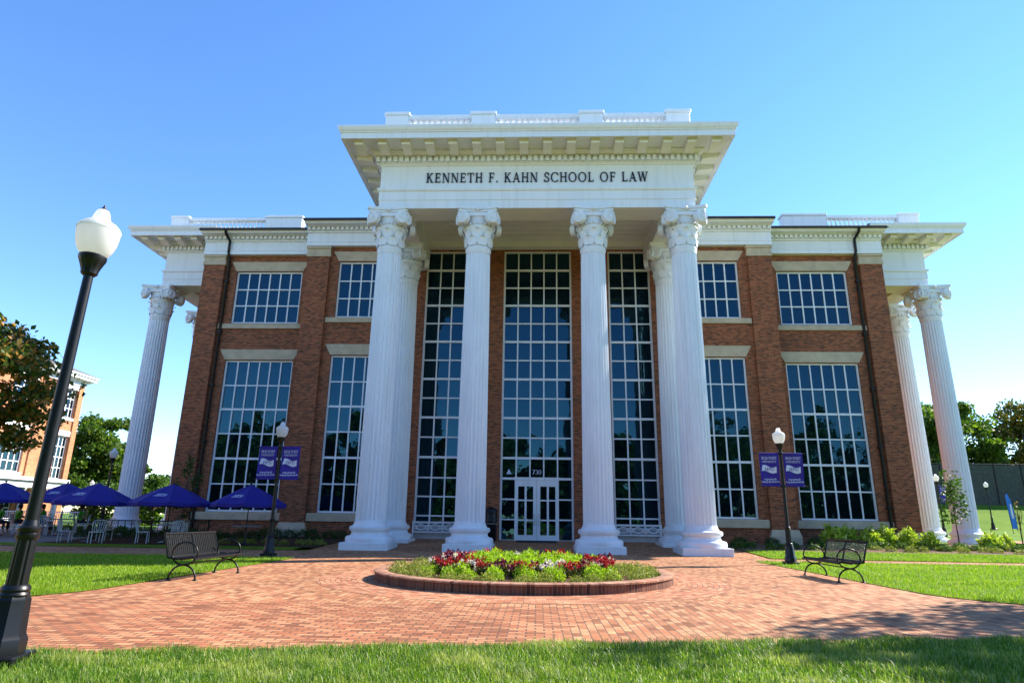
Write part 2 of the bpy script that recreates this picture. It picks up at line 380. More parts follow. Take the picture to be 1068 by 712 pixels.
GL = {
 'I': (.36, lambda: stem(.18)), 'H': (.86, lambda: stem(.18)+stem(.68)+_st(.18,.52,.68,.52,TN)),
 'K': (.84, lambda: stem(.18)+_st(.22,.42,.62,1,TN)+_st(.66,0,.36,.58,TH)+_sf(.68,0)+_sf(.62,1,.26)),
 'E': (.72, lambda: stem(.18)+_st(.18,.965,.6,.965,TN)+_st(.18,.52,.5,.52,TN)+_st(.18,.035,.63,.035,TN)+_st(.59,.76,.6,1,.05)+_st(.62,.24,.61,0,.05)+_st(.5,.4,.5,.64,.04)),
 'F': (.68, lambda: stem(.18)+_st(.18,.965,.6,.965,TN)+_st(.18,.52,.5,.52,TN)+_st(.59,.76,.6,1,.05)+_st(.5,.4,.5,.64,.04)),
 'L': (.68, lambda: stem(.18)+_st(.18,.035,.6,.035,TN)+_st(.6,.26,.59,0,.05)),
 'T': (.76, lambda: _st(.38,0,.38,1,TH)+_sf(.38,0)+_st(.03,.965,.73,.965,TN)+_st(.04,.74,.04,1,.05)+_st(.72,.74,.72,1,.05)),
 'N': (.88, lambda: _st(.15,0,.15,1,TN)+_st(.72,0,.72,1,TN)+_st(.7,0,.17,1,TH)+_sf(.15,0,.26)+_sf(.72,1,.26)+_sf(.1,1,.2)),
 'A': (.84, lambda: _st(.12,0,.41,1,TN)+_st(.7,0,.41,1,TH)+_st(.22,.34,.62,.34,TN)+_sf(.12,0,.26)+_sf(.7,0,.3)),
 'V': (.8, lambda: _st(.4,0,.13,1,TH)+_st(.4,0,.67,1,TN)+_sf(.13,1)+_sf(.67,1,.26)),
 'W': (1.14, lambda: _st(.34,0,.13,1,TH)+_st(.34,0,.58,1,TN)+_st(.78,0,.57,1,TH)+_st(.78,0,1.02,1,TN)+_sf(.13,1,.28)+_sf(.57,1,.28)+_sf(1.02,1,.24)),
 'Y': (.78, lambda: _st(.38,0,.38,.5,TH)+_st(.38,.45,.12,1,TH)+_st(.38,.45,.66,1,TN)+_sf(.38,0)+_sf(.12,1)+_sf(.66,1,.24)),
 'O': (.96, lambda: _arc(.46,.5,.45,.52,0,360,28)), '0': (.7, lambda: _arc(.33,.5,.32,.52,0,360,24)),
 'C': (.86, lambda: _arc(.46,.5,.45,.52,42,318,22)+_st(.79,.66,.79,.98,.05)+_st(.79,.02,.79,.2,.04)),
 'G': (.92, lambda: _arc(.46,.5,.45,.52,42,318,22)+_st(.78,.66,.78,.98,.05)+_st(.78,.02,.78,.45,TH)+_sf(.78,.45,.3)),
 'S': (.66, lambda: _arc(.33,.745,.26,.275,20,270,14)+_arc(.32,.26,.29,.28,-160,90,14)+_st(.57,.68,.57,.98,.05)+_st(.06,.02,.06,.32,.05)),
 'P': (.68, lambda: stem(.18)+_arc(.3,.72,.34,.28,-90,90,12)+_st(.18,.965,.32,.965,TN)+_st(.18,.475,.32,.475,TN)),
 'R': (.8, lambda: stem(.18)+_arc(.3,.74,.32,.26,-90,90,12)+_st(.18,.965,.32,.965,TN)+_st(.18,.515,.32,.515,TN)+_st(.68,0,.38,.53,TH)+_sf(.7,0,.24)),
 'U': (.86, lambda: _st(.16,.3,.16,1,TH)+_st(.72,.3,.72,1,TN)+_arc(.44,.32,.345,.34,180,360,12)+_sf(.16,1)+_sf(.72,1,.26)),
 'B': (.7, lambda: stem(.18)+_arc(.28,.75,.3,.25,-90,90,10)+_arc(.3,.26,.34,.28,-90,90,10)+_st(.18,.965,.3,.965,TN)+_st(.18,.515,.3,.515,TN)+_st(.18,.02,.3,.02,TN)),
 '7': (.62, lambda: _st(.2,0,.54,.95,TH)+_st(.06,.95,.6,.95,.1)),
 '3': (.62, lambda: _arc(.28,.75,.28,.27,-90,150,12)+_arc(.28,.26,.31,.28,-150,90,12)),
 '.': (.3, lambda: [[(.08,0),(.22,0),(.22,.14),(.08,.14)]]), ' ': (.42, lambda: []),
}
def text_polys(s, h, track=.06):
    x = 0; out = []
    for ch in s:
        wd, fn = GL[ch]
        for poly in fn(): out.append([((u+x)*h, v*h) for u, v in poly])
        x += wd+track
    return out, (x-track)*h
def text_mesh(s, h, mat4, depth=.02, width=None, track=.06, skew=0):
    """centred text in the local x-z plane facing -y, then moved by mat4"""
    polys, wd = text_polys(s, h, track); sx = (width/wd) if width else 1
    m = M()
    for p in polys:
        q = [((u-wd/2)*sx+v*skew, v) for u, v in p]
        ar = sum(q[i][0]*q[(i+1) % len(q)][1]-q[(i+1) % len(q)][0]*q[i][1] for i in range(len(q)))
        if ar < 0: q = q[::-1]
        m.prism(q, lambda u, v, d: (u, d, v), 0, -depth)
    m.v = [tuple(mat4 @ Vector(p)) for p in m.v]
    return m

# ------------------------------------------------------------------ the law school
LAW = thing('law_school_building', 'large red brick law school with tall white columned portico and many paned windows', 'building', (0, 32, 0))
def lp(name, mb, mat, smooth=None, parent=None):       # building part built in world coordinates
    return part(name, mb, mat, parent or LAW, smooth, world=parent is None)

def wall_xz(m, x0, x1, z0, z1, y, holes, depth=.25):
    xs = sorted({x0, x1, *[h[0] for h in holes], *[h[1] for h in holes]}); zs = sorted({z0, z1, *[h[2] for h in holes], *[h[3] for h in holes]})
    for i in range(len(xs)-1):
        for j in range(len(zs)-1):
            a, b, c, d = xs[i], xs[i+1], zs[j], zs[j+1]
            if any(h[0] <= (a+b)/2 <= h[1] and h[2] <= (c+d)/2 <= h[3] for h in holes): continue
            m.add([(a,y,c),(b,y,c),(b,y,d),(a,y,d)], [(0,1,2,3)])
    for a, b, c, d in holes:
        e = y+depth
        m.add([(a,y,c),(a,e,c),(a,e,d),(a,y,d)], [(0,1,2,3)]); m.add([(b,y,c),(b,e,c),(b,e,d),(b,y,d)], [(3,2,1,0)])
        m.add([(a,y,d),(b,y,d),(b,e,d),(a,e,d)], [(3,2,1,0)]); m.add([(a,y,c),(b,y,c),(b,e,c),(a,e,c)], [(0,1,2,3)])
YN, YW = 32.2, 33.42          # portico wall and narrow bays; wide bays
PW = [(-1.72, 1.92, .2, 15.38), (3.87, 6.12, .2, 15.38), (-5.95, -3.72, .2, 15.38)]
NU, NL = (8.3, 10.8, 11.55, 14.76), (8.3, 10.8, 1.42, 9.45)
WU, WL = (13.28, 17.08, 11.58, 14.66), (13.28, 17.08, 1.42, 9.46)
mir = lambda h: (-h[1], -h[0], h[2], h[3])
wall = M()
wall_xz(wall, -11.3, 11.3, -.1, 15.7, YN, PW+[NU, NL, mir(NU), mir(NL)], .3)
for s in (1, -1):
    wh = [WU, WL] if s > 0 else [mir(WU), mir(WL)]
    x0, x1 = (12.55, 17.75) if s > 0 else (-17.75, -12.55)
    wall_xz(wall, x0, x1, -.1, 15.7, YW, wh, .3)
    xa = s*12.55; xb = s*18.95
    wall.add([(xb,33.2,-.1),(xb,62,-.1),(xb,62,16.2),(xb,33.2,16.2)], [(0,1,2,3) if s > 0 else (3,2,1,0)])
wall.add([(-18.95,62,-.1),(18.95,62,-.1),(18.95,62,16.2),(-18.95,62,16.2)], [(3,2,1,0)])
lp('brick_wall', wall, BRICK)
# brick pilasters with stone caps and plinths
for s in (1, -1):
    for (a, b, yf, yb, stone_plinth) in ((11.3, 12.55, 32.02, 33.5, True), (17.75, 18.95, 33.2, 33.5, False)):
        x0, x1 = (a, b) if s > 0 else (-b, -a)
        p = M().box(x0, x1, yf, yb, -.1, 14.97); po = lp('pilaster', p, BRICK)
        k = M().cbox(x0-.05, x1+.05, yf-.05, yb, 14.98, 15.2, .01); k.cbox(x0-.02, x1+.02, yf-.02, yb, 15.2, 15.45, .01); k.cbox(x0-.07, x1+.07, yf-.08, yb, 15.45, 15.58, .02)
        lp('stone_capital', k, STONE, parent=po)
        k = M()
        if stone_plinth:
            k.cbox(x0-.1, x1+.1, yf-.1, yf+.3, .0, .62, .02)
            k.add([(x0-.1,yf-.1,.62),(x1+.1,yf-.1,.62),(x1+.01,yf-.005,.95),(x0-.01,yf-.005,.95),(x0-.1,yf+.2,.62),(x1+.1,yf+.2,.62),(x1+.01,yf+.2,.95),(x0-.01,yf+.2,.95)], [(0,1,2,3),(1,5,6,2),(4,0,3,7),(3,2,6,7)])
        else: k.cbox(x0-.06, x1+.06, yf-.06, yf+.25, .0, .9, .03)
        lp('stone_plinth', k, STONE, parent=po)
# splayed lintels, sills, stone base course
def lintel(x0, x1, z0, z1, y, sp=.32):
    m = M().prism([(x0, z0), (x1, z0), (x1+sp, z1), (x0-sp, z1)], lambda u, v, d: (u, d, v), y+.2, y-.03); return m
for s in (1, -1):
    for h, y in ((NU, YN), (WU, YW), (NL, YN), (WL, YW)):
        a, b, c, d = h if s > 0 else mir(h)
        top = d+.58 if d > 12 else d+.6
        lp('lintel', lintel(a-.02, b+.02, d+.02, top, y), STONE)
    for a, b, y in ((7.6, 11.28, YN), (12.57, 17.73, YW)):
        x0, x1 = (a, b) if s > 0 else (-b, -a)
        lp('window_sill', M().cbox(x0, x1, y-.1, y+.2, 11.25, 11.53, .02), STONE)
        lp('base_course', M().cbox(x0, x1, y-.1, y+.2, 1.02, 1.4, .04), STONE)
# windows: one mesh of frame and bars, panes as sub-part
def window(x0, x1, z0, z1, yf, nx, zl, heavy=(), fr=.1, door=None):
    f = M(); d = .1
    f.box(x0, x0+fr, yf, yf+d+.05, z0, z1); f.box(x1-fr, x1, yf, yf+d+.05, z0, z1)
    f.box(x0+fr, x1-fr, yf+.001, yf+d+.05, z1-fr, z1); f.box(x0+fr, x1-fr, yf+.001, yf+d+.05, z0, z0+fr)
    xs = [x0+fr+(x1-x0-2*fr)*i/nx for i in range(nx+1)]
    for x in xs[1:-1]:
        lo = z0+fr
        if door and door[0] < x < door[1]: lo = door[2]
        f.box(x-.034, x+.034, yf+.02, yf+d, lo, z1-fr)
    for k, z in enumerate(zl):
        t = .055 if k in heavy else .034
        if door and z < door[2]-.01:
            f.box(x0+fr, door[0], yf+.016, yf+d-.004, z-t, z+t); f.box(door[1], x1-fr, yf+.016, yf+d-.004, z-t, z+t)
        else: f.box(x0+fr, x1-fr, yf+(.004 if k in heavy else .016), yf+d-.004, z-t, z+t)
    wo = lp('window', f, WHITE)
    g = M(); zz = [z0+fr]+sorted(zl)+[z1-fr]
    for i in range(nx):
        for j in range(len(zz)-1):
            if door and door[0] < (xs[i]+xs[i+1])/2 < door[1] and (zz[j]+zz[j+1])/2 < door[2]: continue
            a, b, c, e = xs[i], xs[i+1], zz[j], zz[j+1]; y = yf+.075
            t1, t2 = rng.normal(0, .0035, 2)
            g.add([(a,y-t1-t2,c),(b,y+t1-t2,c),(b,y+t1+t2,e),(a,y-t1+t2,e)], [(0,1,2,3)])
    lp('glass', g, GLASS, parent=wo)
    return wo
rows = [3.2+12.08*i/12 for i in range(12)]
low = [.9+.02, 1.25, 2.22]
DOOR = (-.99, 1.19, 3.15)
hv = [k for k in range(15)]
cw_rows = [1.24, 2.2]+rows
window(-1.72, 1.92, .2, 15.38, YN+.12, 5, cw_rows, heavy=[i for i in range(len(cw_rows)) if i >= 2 and i % 2 == 1 or i == 2], door=DOOR)
for h in (PW[1], PW[2]):
    rws = [1.02, 1.36, 2.28]+rows
    wo = window(h[0], h[1], .82, 15.38, YN+.12, 3, rws, heavy=[i for i in range(len(rws)) if i >= 3 and i % 2 == 0])
    lp('window_apron', M().box(h[0], h[1], YN+.13, YN+.3, .2, .815), simple('apron_grey', (.5,.5,.49), .6), parent=wo)
for s in (1, -1):
    for h, y, nx, nr in ((NU, YN, 4, 3), (WU, YW, 6, 3), (NL, YN, 4, 6), (WL, YW, 6, 6)):
        a, b, c, d = h if s > 0 else mir(h)
        window(a, b, c, d, y+.12, nx, [c+.09+(d-c-.18)*i/nr for i in range(1, nr)], heavy=() if nr == 3 else (1, 3), fr=.09)
# entrance doors
for x0, x1, hs in ((-.99, .095, 1), (.105, 1.19, -1)):
    y = YN+.14; d = M(); z0, z1 = .2, 3.13; st = .17
    d.box(x0, x0+st, y, y+.06, z0, z1); d.box(x1-st, x1, y, y+.06, z0, z1)
    d.box(x0+st, x1-st, y+.001, y+.06, z1-.3, z1); d.box(x0+st, x1-st, y+.001, y+.06, z0, z0+.32)
    xm = (x0+x1)/2; d.box(xm-.05, xm+.05, y+.004, y+.055, z0+.32, z1-.3)
    for z in (1.22, 2.16): d.box(x0+st, x1-st, y+.006, y+.053, z-.035, z+.035)
    do = lp('entrance_door', d, WHITE)
    g = M(); g.add([(x0+st,y+.035,z0+.3),(x1-st,y+.035,z0+.3),(x1-st,y+.035,z1-.28),(x0+st,y+.035,z1-.28)], [(0,1,2,3)]); lp('glass', g, GLASS, parent=do)
    hx = x1-.09 if hs > 0 else x0+.09
    lp('handle', M().tube([(hx,y,1.0),(hx,y-.06,1.02),(hx,y-.06,1.5),(hx,y,1.52)], .014), simple('steel', (.5,.5,.5), .3, 1), smooth=50, parent=do)
lp('door_head', M().box(-1.03, 1.23, YN+.13, YN+.2, 3.135, 3.27), WHITE)
lp('house_number', text_mesh('730', .22, Matrix.Translation((.1, YN+.185, 3.42)), .006, width=.46), PRINT)
lp('door_emblem', M().prism([(-1.42,3.42),(-1.16,3.42),(-1.29,3.68)], lambda u, v, d: (u, d, v), YN+.18, YN+.174), PRINT)
# low white trellis railings in front of the side windows
for x0, x1 in ((3.85, 6.12), (-5.97, -3.72)):
    m = M(); y = YN-.06
    m.box(x0, x0+.07, y, y+.06, .12, 1.1); m.box(x1-.07, x1, y, y+.06, .12, 1.1)
    m.box(x0+.07, x1-.07, y, y+.06, 1.02, 1.09); m.box(x0+.07, x1-.07, y, y+.06, .56, .62)
    n = 6; W = (x1-x0-.14)/3
    for k in range(3):
        a = x0+.07+W*k
        for c0, amp in ((.98, -.3), (.66, .3), (.84, .1), (.8, -.1)):
            pts = [(a+W*i/10, y+.03, c0+amp*math.sin(math.pi*i/10)) for i in range(11)]
            m.tube(pts, .021, 5)
        if k: m.box(a-.02, a+.02, y+.005, y+.055, .62, 1.02)
    lp('trellis_railing', m, WHITE)

# ------------------------------------------------------------------ columns
def fl(r, z, i):                                   # 24 flutes
    ph = (i % 6)/6; return r*(1-.07*max(0, math.sin(math.pi*ph))**.7) if 1.12 < z < 12.55 else r
SH = [(.66,.98),(.635,1.04),(.62,1.115)]
for k in range(15):
    z = 1.125+11.42*k/14; t = k/14; SH.append((.612-.075*t**1.6, z))
SH += [(.538,12.56),(.545,12.66),(.56,12.70),(.575,12.76),(.575,12.82),(.55,12.85)]
shaft_me = M().lathe(SH, n=144, mod=fl).mesh('column', WHITE, 34)
b = M().lathe([(.93,.3),(.95,.36),(.945,.47),(.9,.53),(.78,.55),(.735,.6),(.72,.66),(.735,.72),(.79,.735),(.82,.78),(.815,.87),(.77,.91),(.69,.925),(.68,.98)], n=64)
base_me = b.mesh('column_base', WHITE, 40)
plinth_me = M().cbox(-.945,.945,-.945,.945,-.05,.3,.012).mesh('plinth', WHITE)
def capital_mesh():
    m = M()
    m.lathe([(.555,12.85),(.56,13.0),(.58,13.35),(.63,13.62),(.66,13.68),(.68,13.74),(.66,13.8),(.66,13.95),(.7,14.3)], n=48)
    for k in range(24):                            # egg ring
        a = 2*math.pi*k/24; m.lathe([(.0,-.07),(.05,-.04),(.06,.0),(.05,.04),(0,.07)], (.69*math.cos(a), .69*math.sin(a), 13.86), 6)
    # abacus with hollow sides
    def ab(hw, dip):
        p = []
        for q in range(4):
            a0 = R(90*q-90)
            for i in range(9):
                u = -1+2*i/8; x = u*hw*.93; yv = -(hw-dip*(1-u*u))
                p.append((x*math.cos(a0+R(90))-yv*math.sin(a0+R(90)), x*math.sin(a0+R(90))+yv*math.cos(a0+R(90))))
        return p
    m.prism(ab(.86,.12), lambda u, v, d: (u, v, d), 14.36, 14.47); m.prism(ab(.93,.14), lambda u, v, d: (u, v, d), 14.47, 14.598)
    # scrolls: on each side two volutes turned towards the corners
    for q in range(4):
        rot = Matrix.Rotation(R(90*q), 4, 'Z')
        for s in (-1, 1):
            tm = rot @ Matrix.Translation((s*.6, -.735, 14.06)) @ Matrix.Rotation(R(24*s), 4, 'Z')
            v = M()
            v.lathe([(.0,-.06),(.285,-.06),(.285,.16),(.0,.16)], n=28)
            pts = []; rs = []
            for i in range(46):
                t = i/45; a = R(90)-s*t*2*math.pi*2.3; rr = .255*(1-t)**.8+.03
                pts.append((rr*math.cos(a), rr*math.sin(a), .165)); rs.append(.036*(1-t*.6))
            v.tube(pts, rs, 6); v.lathe([(.055,.15),(.05,.2),(0,.215)], n=12)
            v.v = [(x, -z, y) for x, y, z in v.v]
            m.join(v, tm)
        c = M(); pts = []                           # channel joining the two volutes, flower in the middle
        c.box(-.55,.55,-.73,-.6,14.18,14.35)
        c.lathe([(.0,-.1),(.08,-.06),(.1,0),(.06,.08),(0,.1)], (0,-.84,14.47), 10)
        m.join(c, rot)
    def leaf(a, z0, h, wd, r0, out):
        c, s_ = math.cos(a), math.sin(a); k = 7; vs = []; fs = []
        for i in range(k):
            t = i/(k-1); ww = wd*(.75+.5*math.sin(math.pi*min(t*1.1,1)))*(1-.75*max(0,t-.75)/.25*.8)
            rr = r0+.02+out*t**3; zz = z0+h*(t if t < .9 else .9-(t-.9)*.9)
            for u in (-1, -.5, 0, .5, 1):
                rad = rr+.03*(1-abs(u))-.012*abs(math.sin(u*6)); tx = u*ww
                vs.append((rad*c-tx*s_, rad*s_+tx*c, zz+(-.03*abs(u) if i else 0)))
        for i in range(k-1):
            for j in range(4): fs.append((i*5+j, i*5+j+1, (i+1)*5+j+1, (i+1)*5+j))
        m.add(vs, fs)
    for i in range(8): leaf(2*math.pi*(i+.5)/8, 12.86, .5, .2, .56, .13)
    for i in range(8): leaf(2*math.pi*i/8, 13.1, .62, .15, .575, .17)
    return m.mesh('capital', WHITE, 45)
cap_me = capital_mesh()
def column(x, y, z=0.0, sc_=1):
    o = link('column', shaft_me, LAW, True); o.location = (x, y, z)
    for nme, me in (('capital', cap_me), ('column_base', base_me), ('plinth', plinth_me)): link(nme, me, o)
XC = (-6.56, -2.56, 2.56, 6.56)
for x in XC: column(x, 26.35)
for x in (-6.56, 6.56): column(x, 30.3, .02)
for s in (1, -1):
    for y in ((36.15, 39.5, 43.0) if s > 0 else (36.15, 41.2, 45.5)): column(s*22.9, y, 0)

# ------------------------------------------------------------------ classical entablatures
PROF = [(-.0,14.6),(0,15.0),(.03,15.0),(.03,15.42),(.08,15.44),(.11,15.5),(.11,15.58),(0,15.6),(0,16.7),(.05,16.72),(.09,16.78),(.14,16.8),(.14,17.13),(.28,17.13),(.36,17.2),(.45,17.24),(.45,17.31),(1.42,17.31),(1.42,17.22),(1.5,17.22),(1.5,17.5),(1.54,17.5),(1.54,17.54),(1.6,17.6),(1.65,17.72),(1.65,17.8),(-.4,17.95)]
def entablature(x0, x1, y0, y1, sides):
    """profile swept round the front (facing -y) and the named sides"""
    m = M(); vs = []; n = len(PROF)
    path = []
    if 'l' in sides: path += [('l', y1), ('cl', 0)]
    else: path += [('fl', 0)]
    if 'r' in sides: path += [('cr', 0), ('r', y1)]
    else: path += [('fr', 0)]
    for kind, v in path:
        for d, z in PROF:
            vs.append({'l': (x0-d, v, z), 'cl': (x0-d, y0-d, z), 'fl': (x0, y0-d, z), 'cr': (x1+d, y0-d, z), 'r': (x1+d, v, z), 'fr': (x1, y0-d, z)}[kind])
    fs = [(j*n+i, (j+1)*n+i, (j+1)*n+i+1, j*n+i+1) for j in range(len(path)-1) for i in range(n-1)]
    m.add(vs, fs)
    e = lp('entablature', m, WHITE)
    dn = M()                                       # dentil band
    def row(a, b, fn):
        k = int((b-a)/.262); s = (b-a)/k
        for i in range(k): fn(a+s*i+s*.2, a+s*i+s*.8)
    row(x0-.26 if 'l' in sides else x0, x1+.26 if 'r' in sides else x1, lambda a, b: dn.box(a, b, y0-.27, y0-.13, 16.83, 17.1))
    if 'r' in sides: row(y0, y1, lambda a, b: dn.box(x1+.13, x1+.27, a, b, 16.83, 17.1))
    if 'l' in sides: row(y0, y1, lambda a, b: dn.box(x0-.27, x0-.13, a, b, 16.83, 17.1))
    dn.box(x0-.15 if 'l' in sides else x0, x1+.15 if 'r' in sides else x1, y0-.148, y0-.13, 16.835, 17.095)
    lp('dentil_band', dn, WHITE, parent=e)
    # modillions, each its own piece
    mo = M(); mo.box(-.19,.19,-1.2,-.46,17.1,17.305); mo.box(-.22,.22,-1.24,-.46,17.255,17.307)
    mo.prism([(-1.2,17.1),(-.46,17.1),(-.46,17.0),(-.8,17.06)], lambda u, v, d: (d, u, v), -.19, .19)
    me = mo.mesh('modillion', CREAM)
    xs = []
    def put(x, y, rz):
        o = link('modillion', me, e); o.location = (x, y, 0); o.rotation_euler = (0, 0, rz)
    L = x1-x0; k = round(L/1.015); 
    a, bb = x0-(.78 if 'l' in sides else -.5), x1+(.78 if 'r' in sides else -.5); k = max(2, round((bb-a)/1.015))
    for i in range(k+1): put(a+(bb-a)*i/k, y0, 0)
    ny = int((y1-y0)/1.015)
    for i in range(ny):
        if 'r' in sides: put(x1, y0+.2+1.015*i, R(90))
        if 'l' in sides: put(x0, y0+.2+1.015*i, R(-90))
    return e
EX = 7.05
port = entablature(-EX, EX, 25.72, 33.2, 'lr')
lp('lettering', text_mesh('KENNETH F. KAHN SCHOOL OF LAW', .47, Matrix.Translation((.03, 25.718, 15.87)), .05, width=10.0, track=.1), LETTER, parent=port)
roof = M(); roof.box(-7.4, 7.4, 25.4, 34, 17.86, 17.96); lp('portico_roof', roof, simple('flat_roof', (.3,.3,.3), .9))
# beams and ceiling of the portico
cl = M(); cl.box(-EX+.01, EX-.01, 25.74, 27.0, 14.605, 15.75); 
for s in (1, -1): cl.box(s*5.8, s*(EX-.01), 27.0, 32.18, 14.605, 15.75)
cl.box(-5.8, 5.8, 27.0, 32.18, 15.7, 15.8)
for i in range(9): cl.box(-5.8, 5.8, 27.3+i*.55, 27.34+i*.55, 15.68, 15.7)
cl.box(-5.8, 5.8, 31.75, 32.17, 15.42, 15.7); cl.box(-5.8, 5.8, 27.0, 27.35, 15.45, 15.7)
lp('portico_ceiling', cl, CREAM)
for s in (1, -1):
    x0, x1 = (18.98, 22.7) if s > 0 else (-22.7, -18.98)
    entablature(x0, x1, 35.5, 47, 'r' if s > 0 else 'l')
    c2 = M(); c2.box(x0+.01, x1-.01, 35.52, 36.8, 14.605, 15.7); c2.box(*( (21.4, 22.69) if s > 0 else (-22.69, -21.4)), 36.8, 47, 14.605, 15.7); c2.box(*((18.98, 21.4) if s > 0 else (-21.4, -18.98)), 36.8, 47, 15.6, 15.72)
    lp('side_ceiling', c2, CREAM)
    c3 = M().box(x0, x1, 35.3, 47, 17.84, 17.94); lp('side_roof', c3, ROOFM)
    p2 = M().box(*((19.0, 24.2) if s > 0 else (-24.2, -19.0)), 35.0, 47, -.2, .3); lp('side_porch_floor', p2, STONE)
# wing entablatures: frieze, dentils, crown, gutter
def wing_ent(x0, x1, y, ends):
    m = M()
    m.box(x0, x1, y-.12, y+.3, 15.585, 15.8); m.box(x0, x1, y-.14, y+.3, 15.8, 15.84); m.box(x0, x1, y-.1, y+.3, 15.84, 16.34); m.box(x0, x1, y-.18, y+.3, 16.34, 16.42)
    m.box(x0, x1, y-.22, y+.3, 16.42, 16.6)
    m.prism([(y-.36,16.6),(y-.5,16.64),(y-.72,16.64),(y-.74,16.69),(y-.82,16.75),(y+.3,16.75),(y+.3,16.6)], lambda u, v, d: (d, u, v), x0, x1)
    e = lp('wing_entablature', m, WHITE)
    d = M(); k = int((x1-x0)/.262); s = (x1-x0)/k
    d.box(x0+.01, x1-.01, y-.228, y-.21, 16.445, 16.59)
    for i in range(k): d.box(x0+s*(i+.2), x0+s*(i+.8), y-.36, y-.21, 16.44, 16.595)
    lp('dentil_band', d, WHITE, parent=e)
    lp('gutter', M().cbox(x0-.02, x1+.02, y-.95, y-.70, 16.75, 16.86, .02), ROOFM, parent=e)
for s in (1, -1):
    wing_ent(*((7.3, 12.62) if s > 0 else (-12.62, -7.3)), 32.02, '')
    wing_ent(*((12.63, 19.0) if s > 0 else (-19.0, -12.63)), 33.2, '')
rf = M()
for s in (1, -1):
    rf.add([(s*7.2,31.2,16.84),(s*12.64,31.2,16.84),(s*12.64,40,19.1),(s*7.2,40,19.1)], [(0,1,2,3) if s > 0 else (3,2,1,0)])
    rf.add([(s*12.64,32.4,16.84),(s*19.2,32.4,16.84),(s*19.2,40,18.2),(s*12.64,40,18.2)], [(0,1,2,3) if s > 0 else (3,2,1,0)])
rf.box(-19.2, 19.2, 39.9, 62, 16.3, 18.15)
lp('roof', rf, ROOFM)
# balustrades
bal_me = M().lathe([(.07,0),(.07,.06),(.045,.08),(.04,.14),(.075,.28),(.085,.36),(.06,.5),(.04,.58),(.045,.64),(.07,.66),(.07,.74)], n=10).mesh('baluster', WHITE, 40)
def balustrade(x0, x1, y, zb, peds, depth=.5, side=None):
    m = M()
    for a, b in peds:
        m.cbox(a, b, y-.05, y+depth+.05, zb, zb+1.28, .02); m.cbox(a-.06, b+.06, y-.11, y+depth+.11, zb+1.28, zb+1.44, .03); m.cbox(a-.04, b+.04, y-.09, y+depth+.09, zb, zb+.3, .02)
    gaps = [(peds[i][1], peds[i+1][0]) for i in range(len(peds)-1)]
    for a, b in gaps:
        m.box(a, b, y+.05, y+depth-.05, zb, zb+.42); m.box(a, b, y+.03, y+depth-.03, zb+1.16, zb+1.34)
    e = lp('balustrade', m, WHITE)
    for a, b in gaps:
        k = max(1, round((b-a)/.27)); st = (b-a)/k
        for i in range(k):
            o = link('baluster', bal_me, e); o.location = (a+st*(i+.5), y+depth/2, zb+.42)
    return e
balustrade(-7, 7, 25.5, 17.95, [(-6.97,-5.9),(-2.97,-1.88),(2.0,3.06),(5.93,7.0)])
for s in (1, -1):
    pd = [(15.0,17.6),(21.9,23.1)] if s > 0 else [(-23.1,-22.0),(-17.0,-14.7)]
    balustrade(pd[0][0], pd[-1][1], 36.0, 18.02, pd)
# black downpipes
for s in (1, -1):
    x = s*17.55
    m = M(); m.tube([(x,32.35,16.78),(x,32.45,16.6),(x,33.0,16.4),(x,33.02,16.2),(x,33.02,15.7),(x,33.3,15.3),(x,33.3,.3)], .075, 10)
    for z in (14, 11, 8, 5, 2): m.cbox(x-.12, x+.12, 33.2, 33.42, z, z+.08, .01)
    lp('downpipe', m, BLACK, smooth=40)

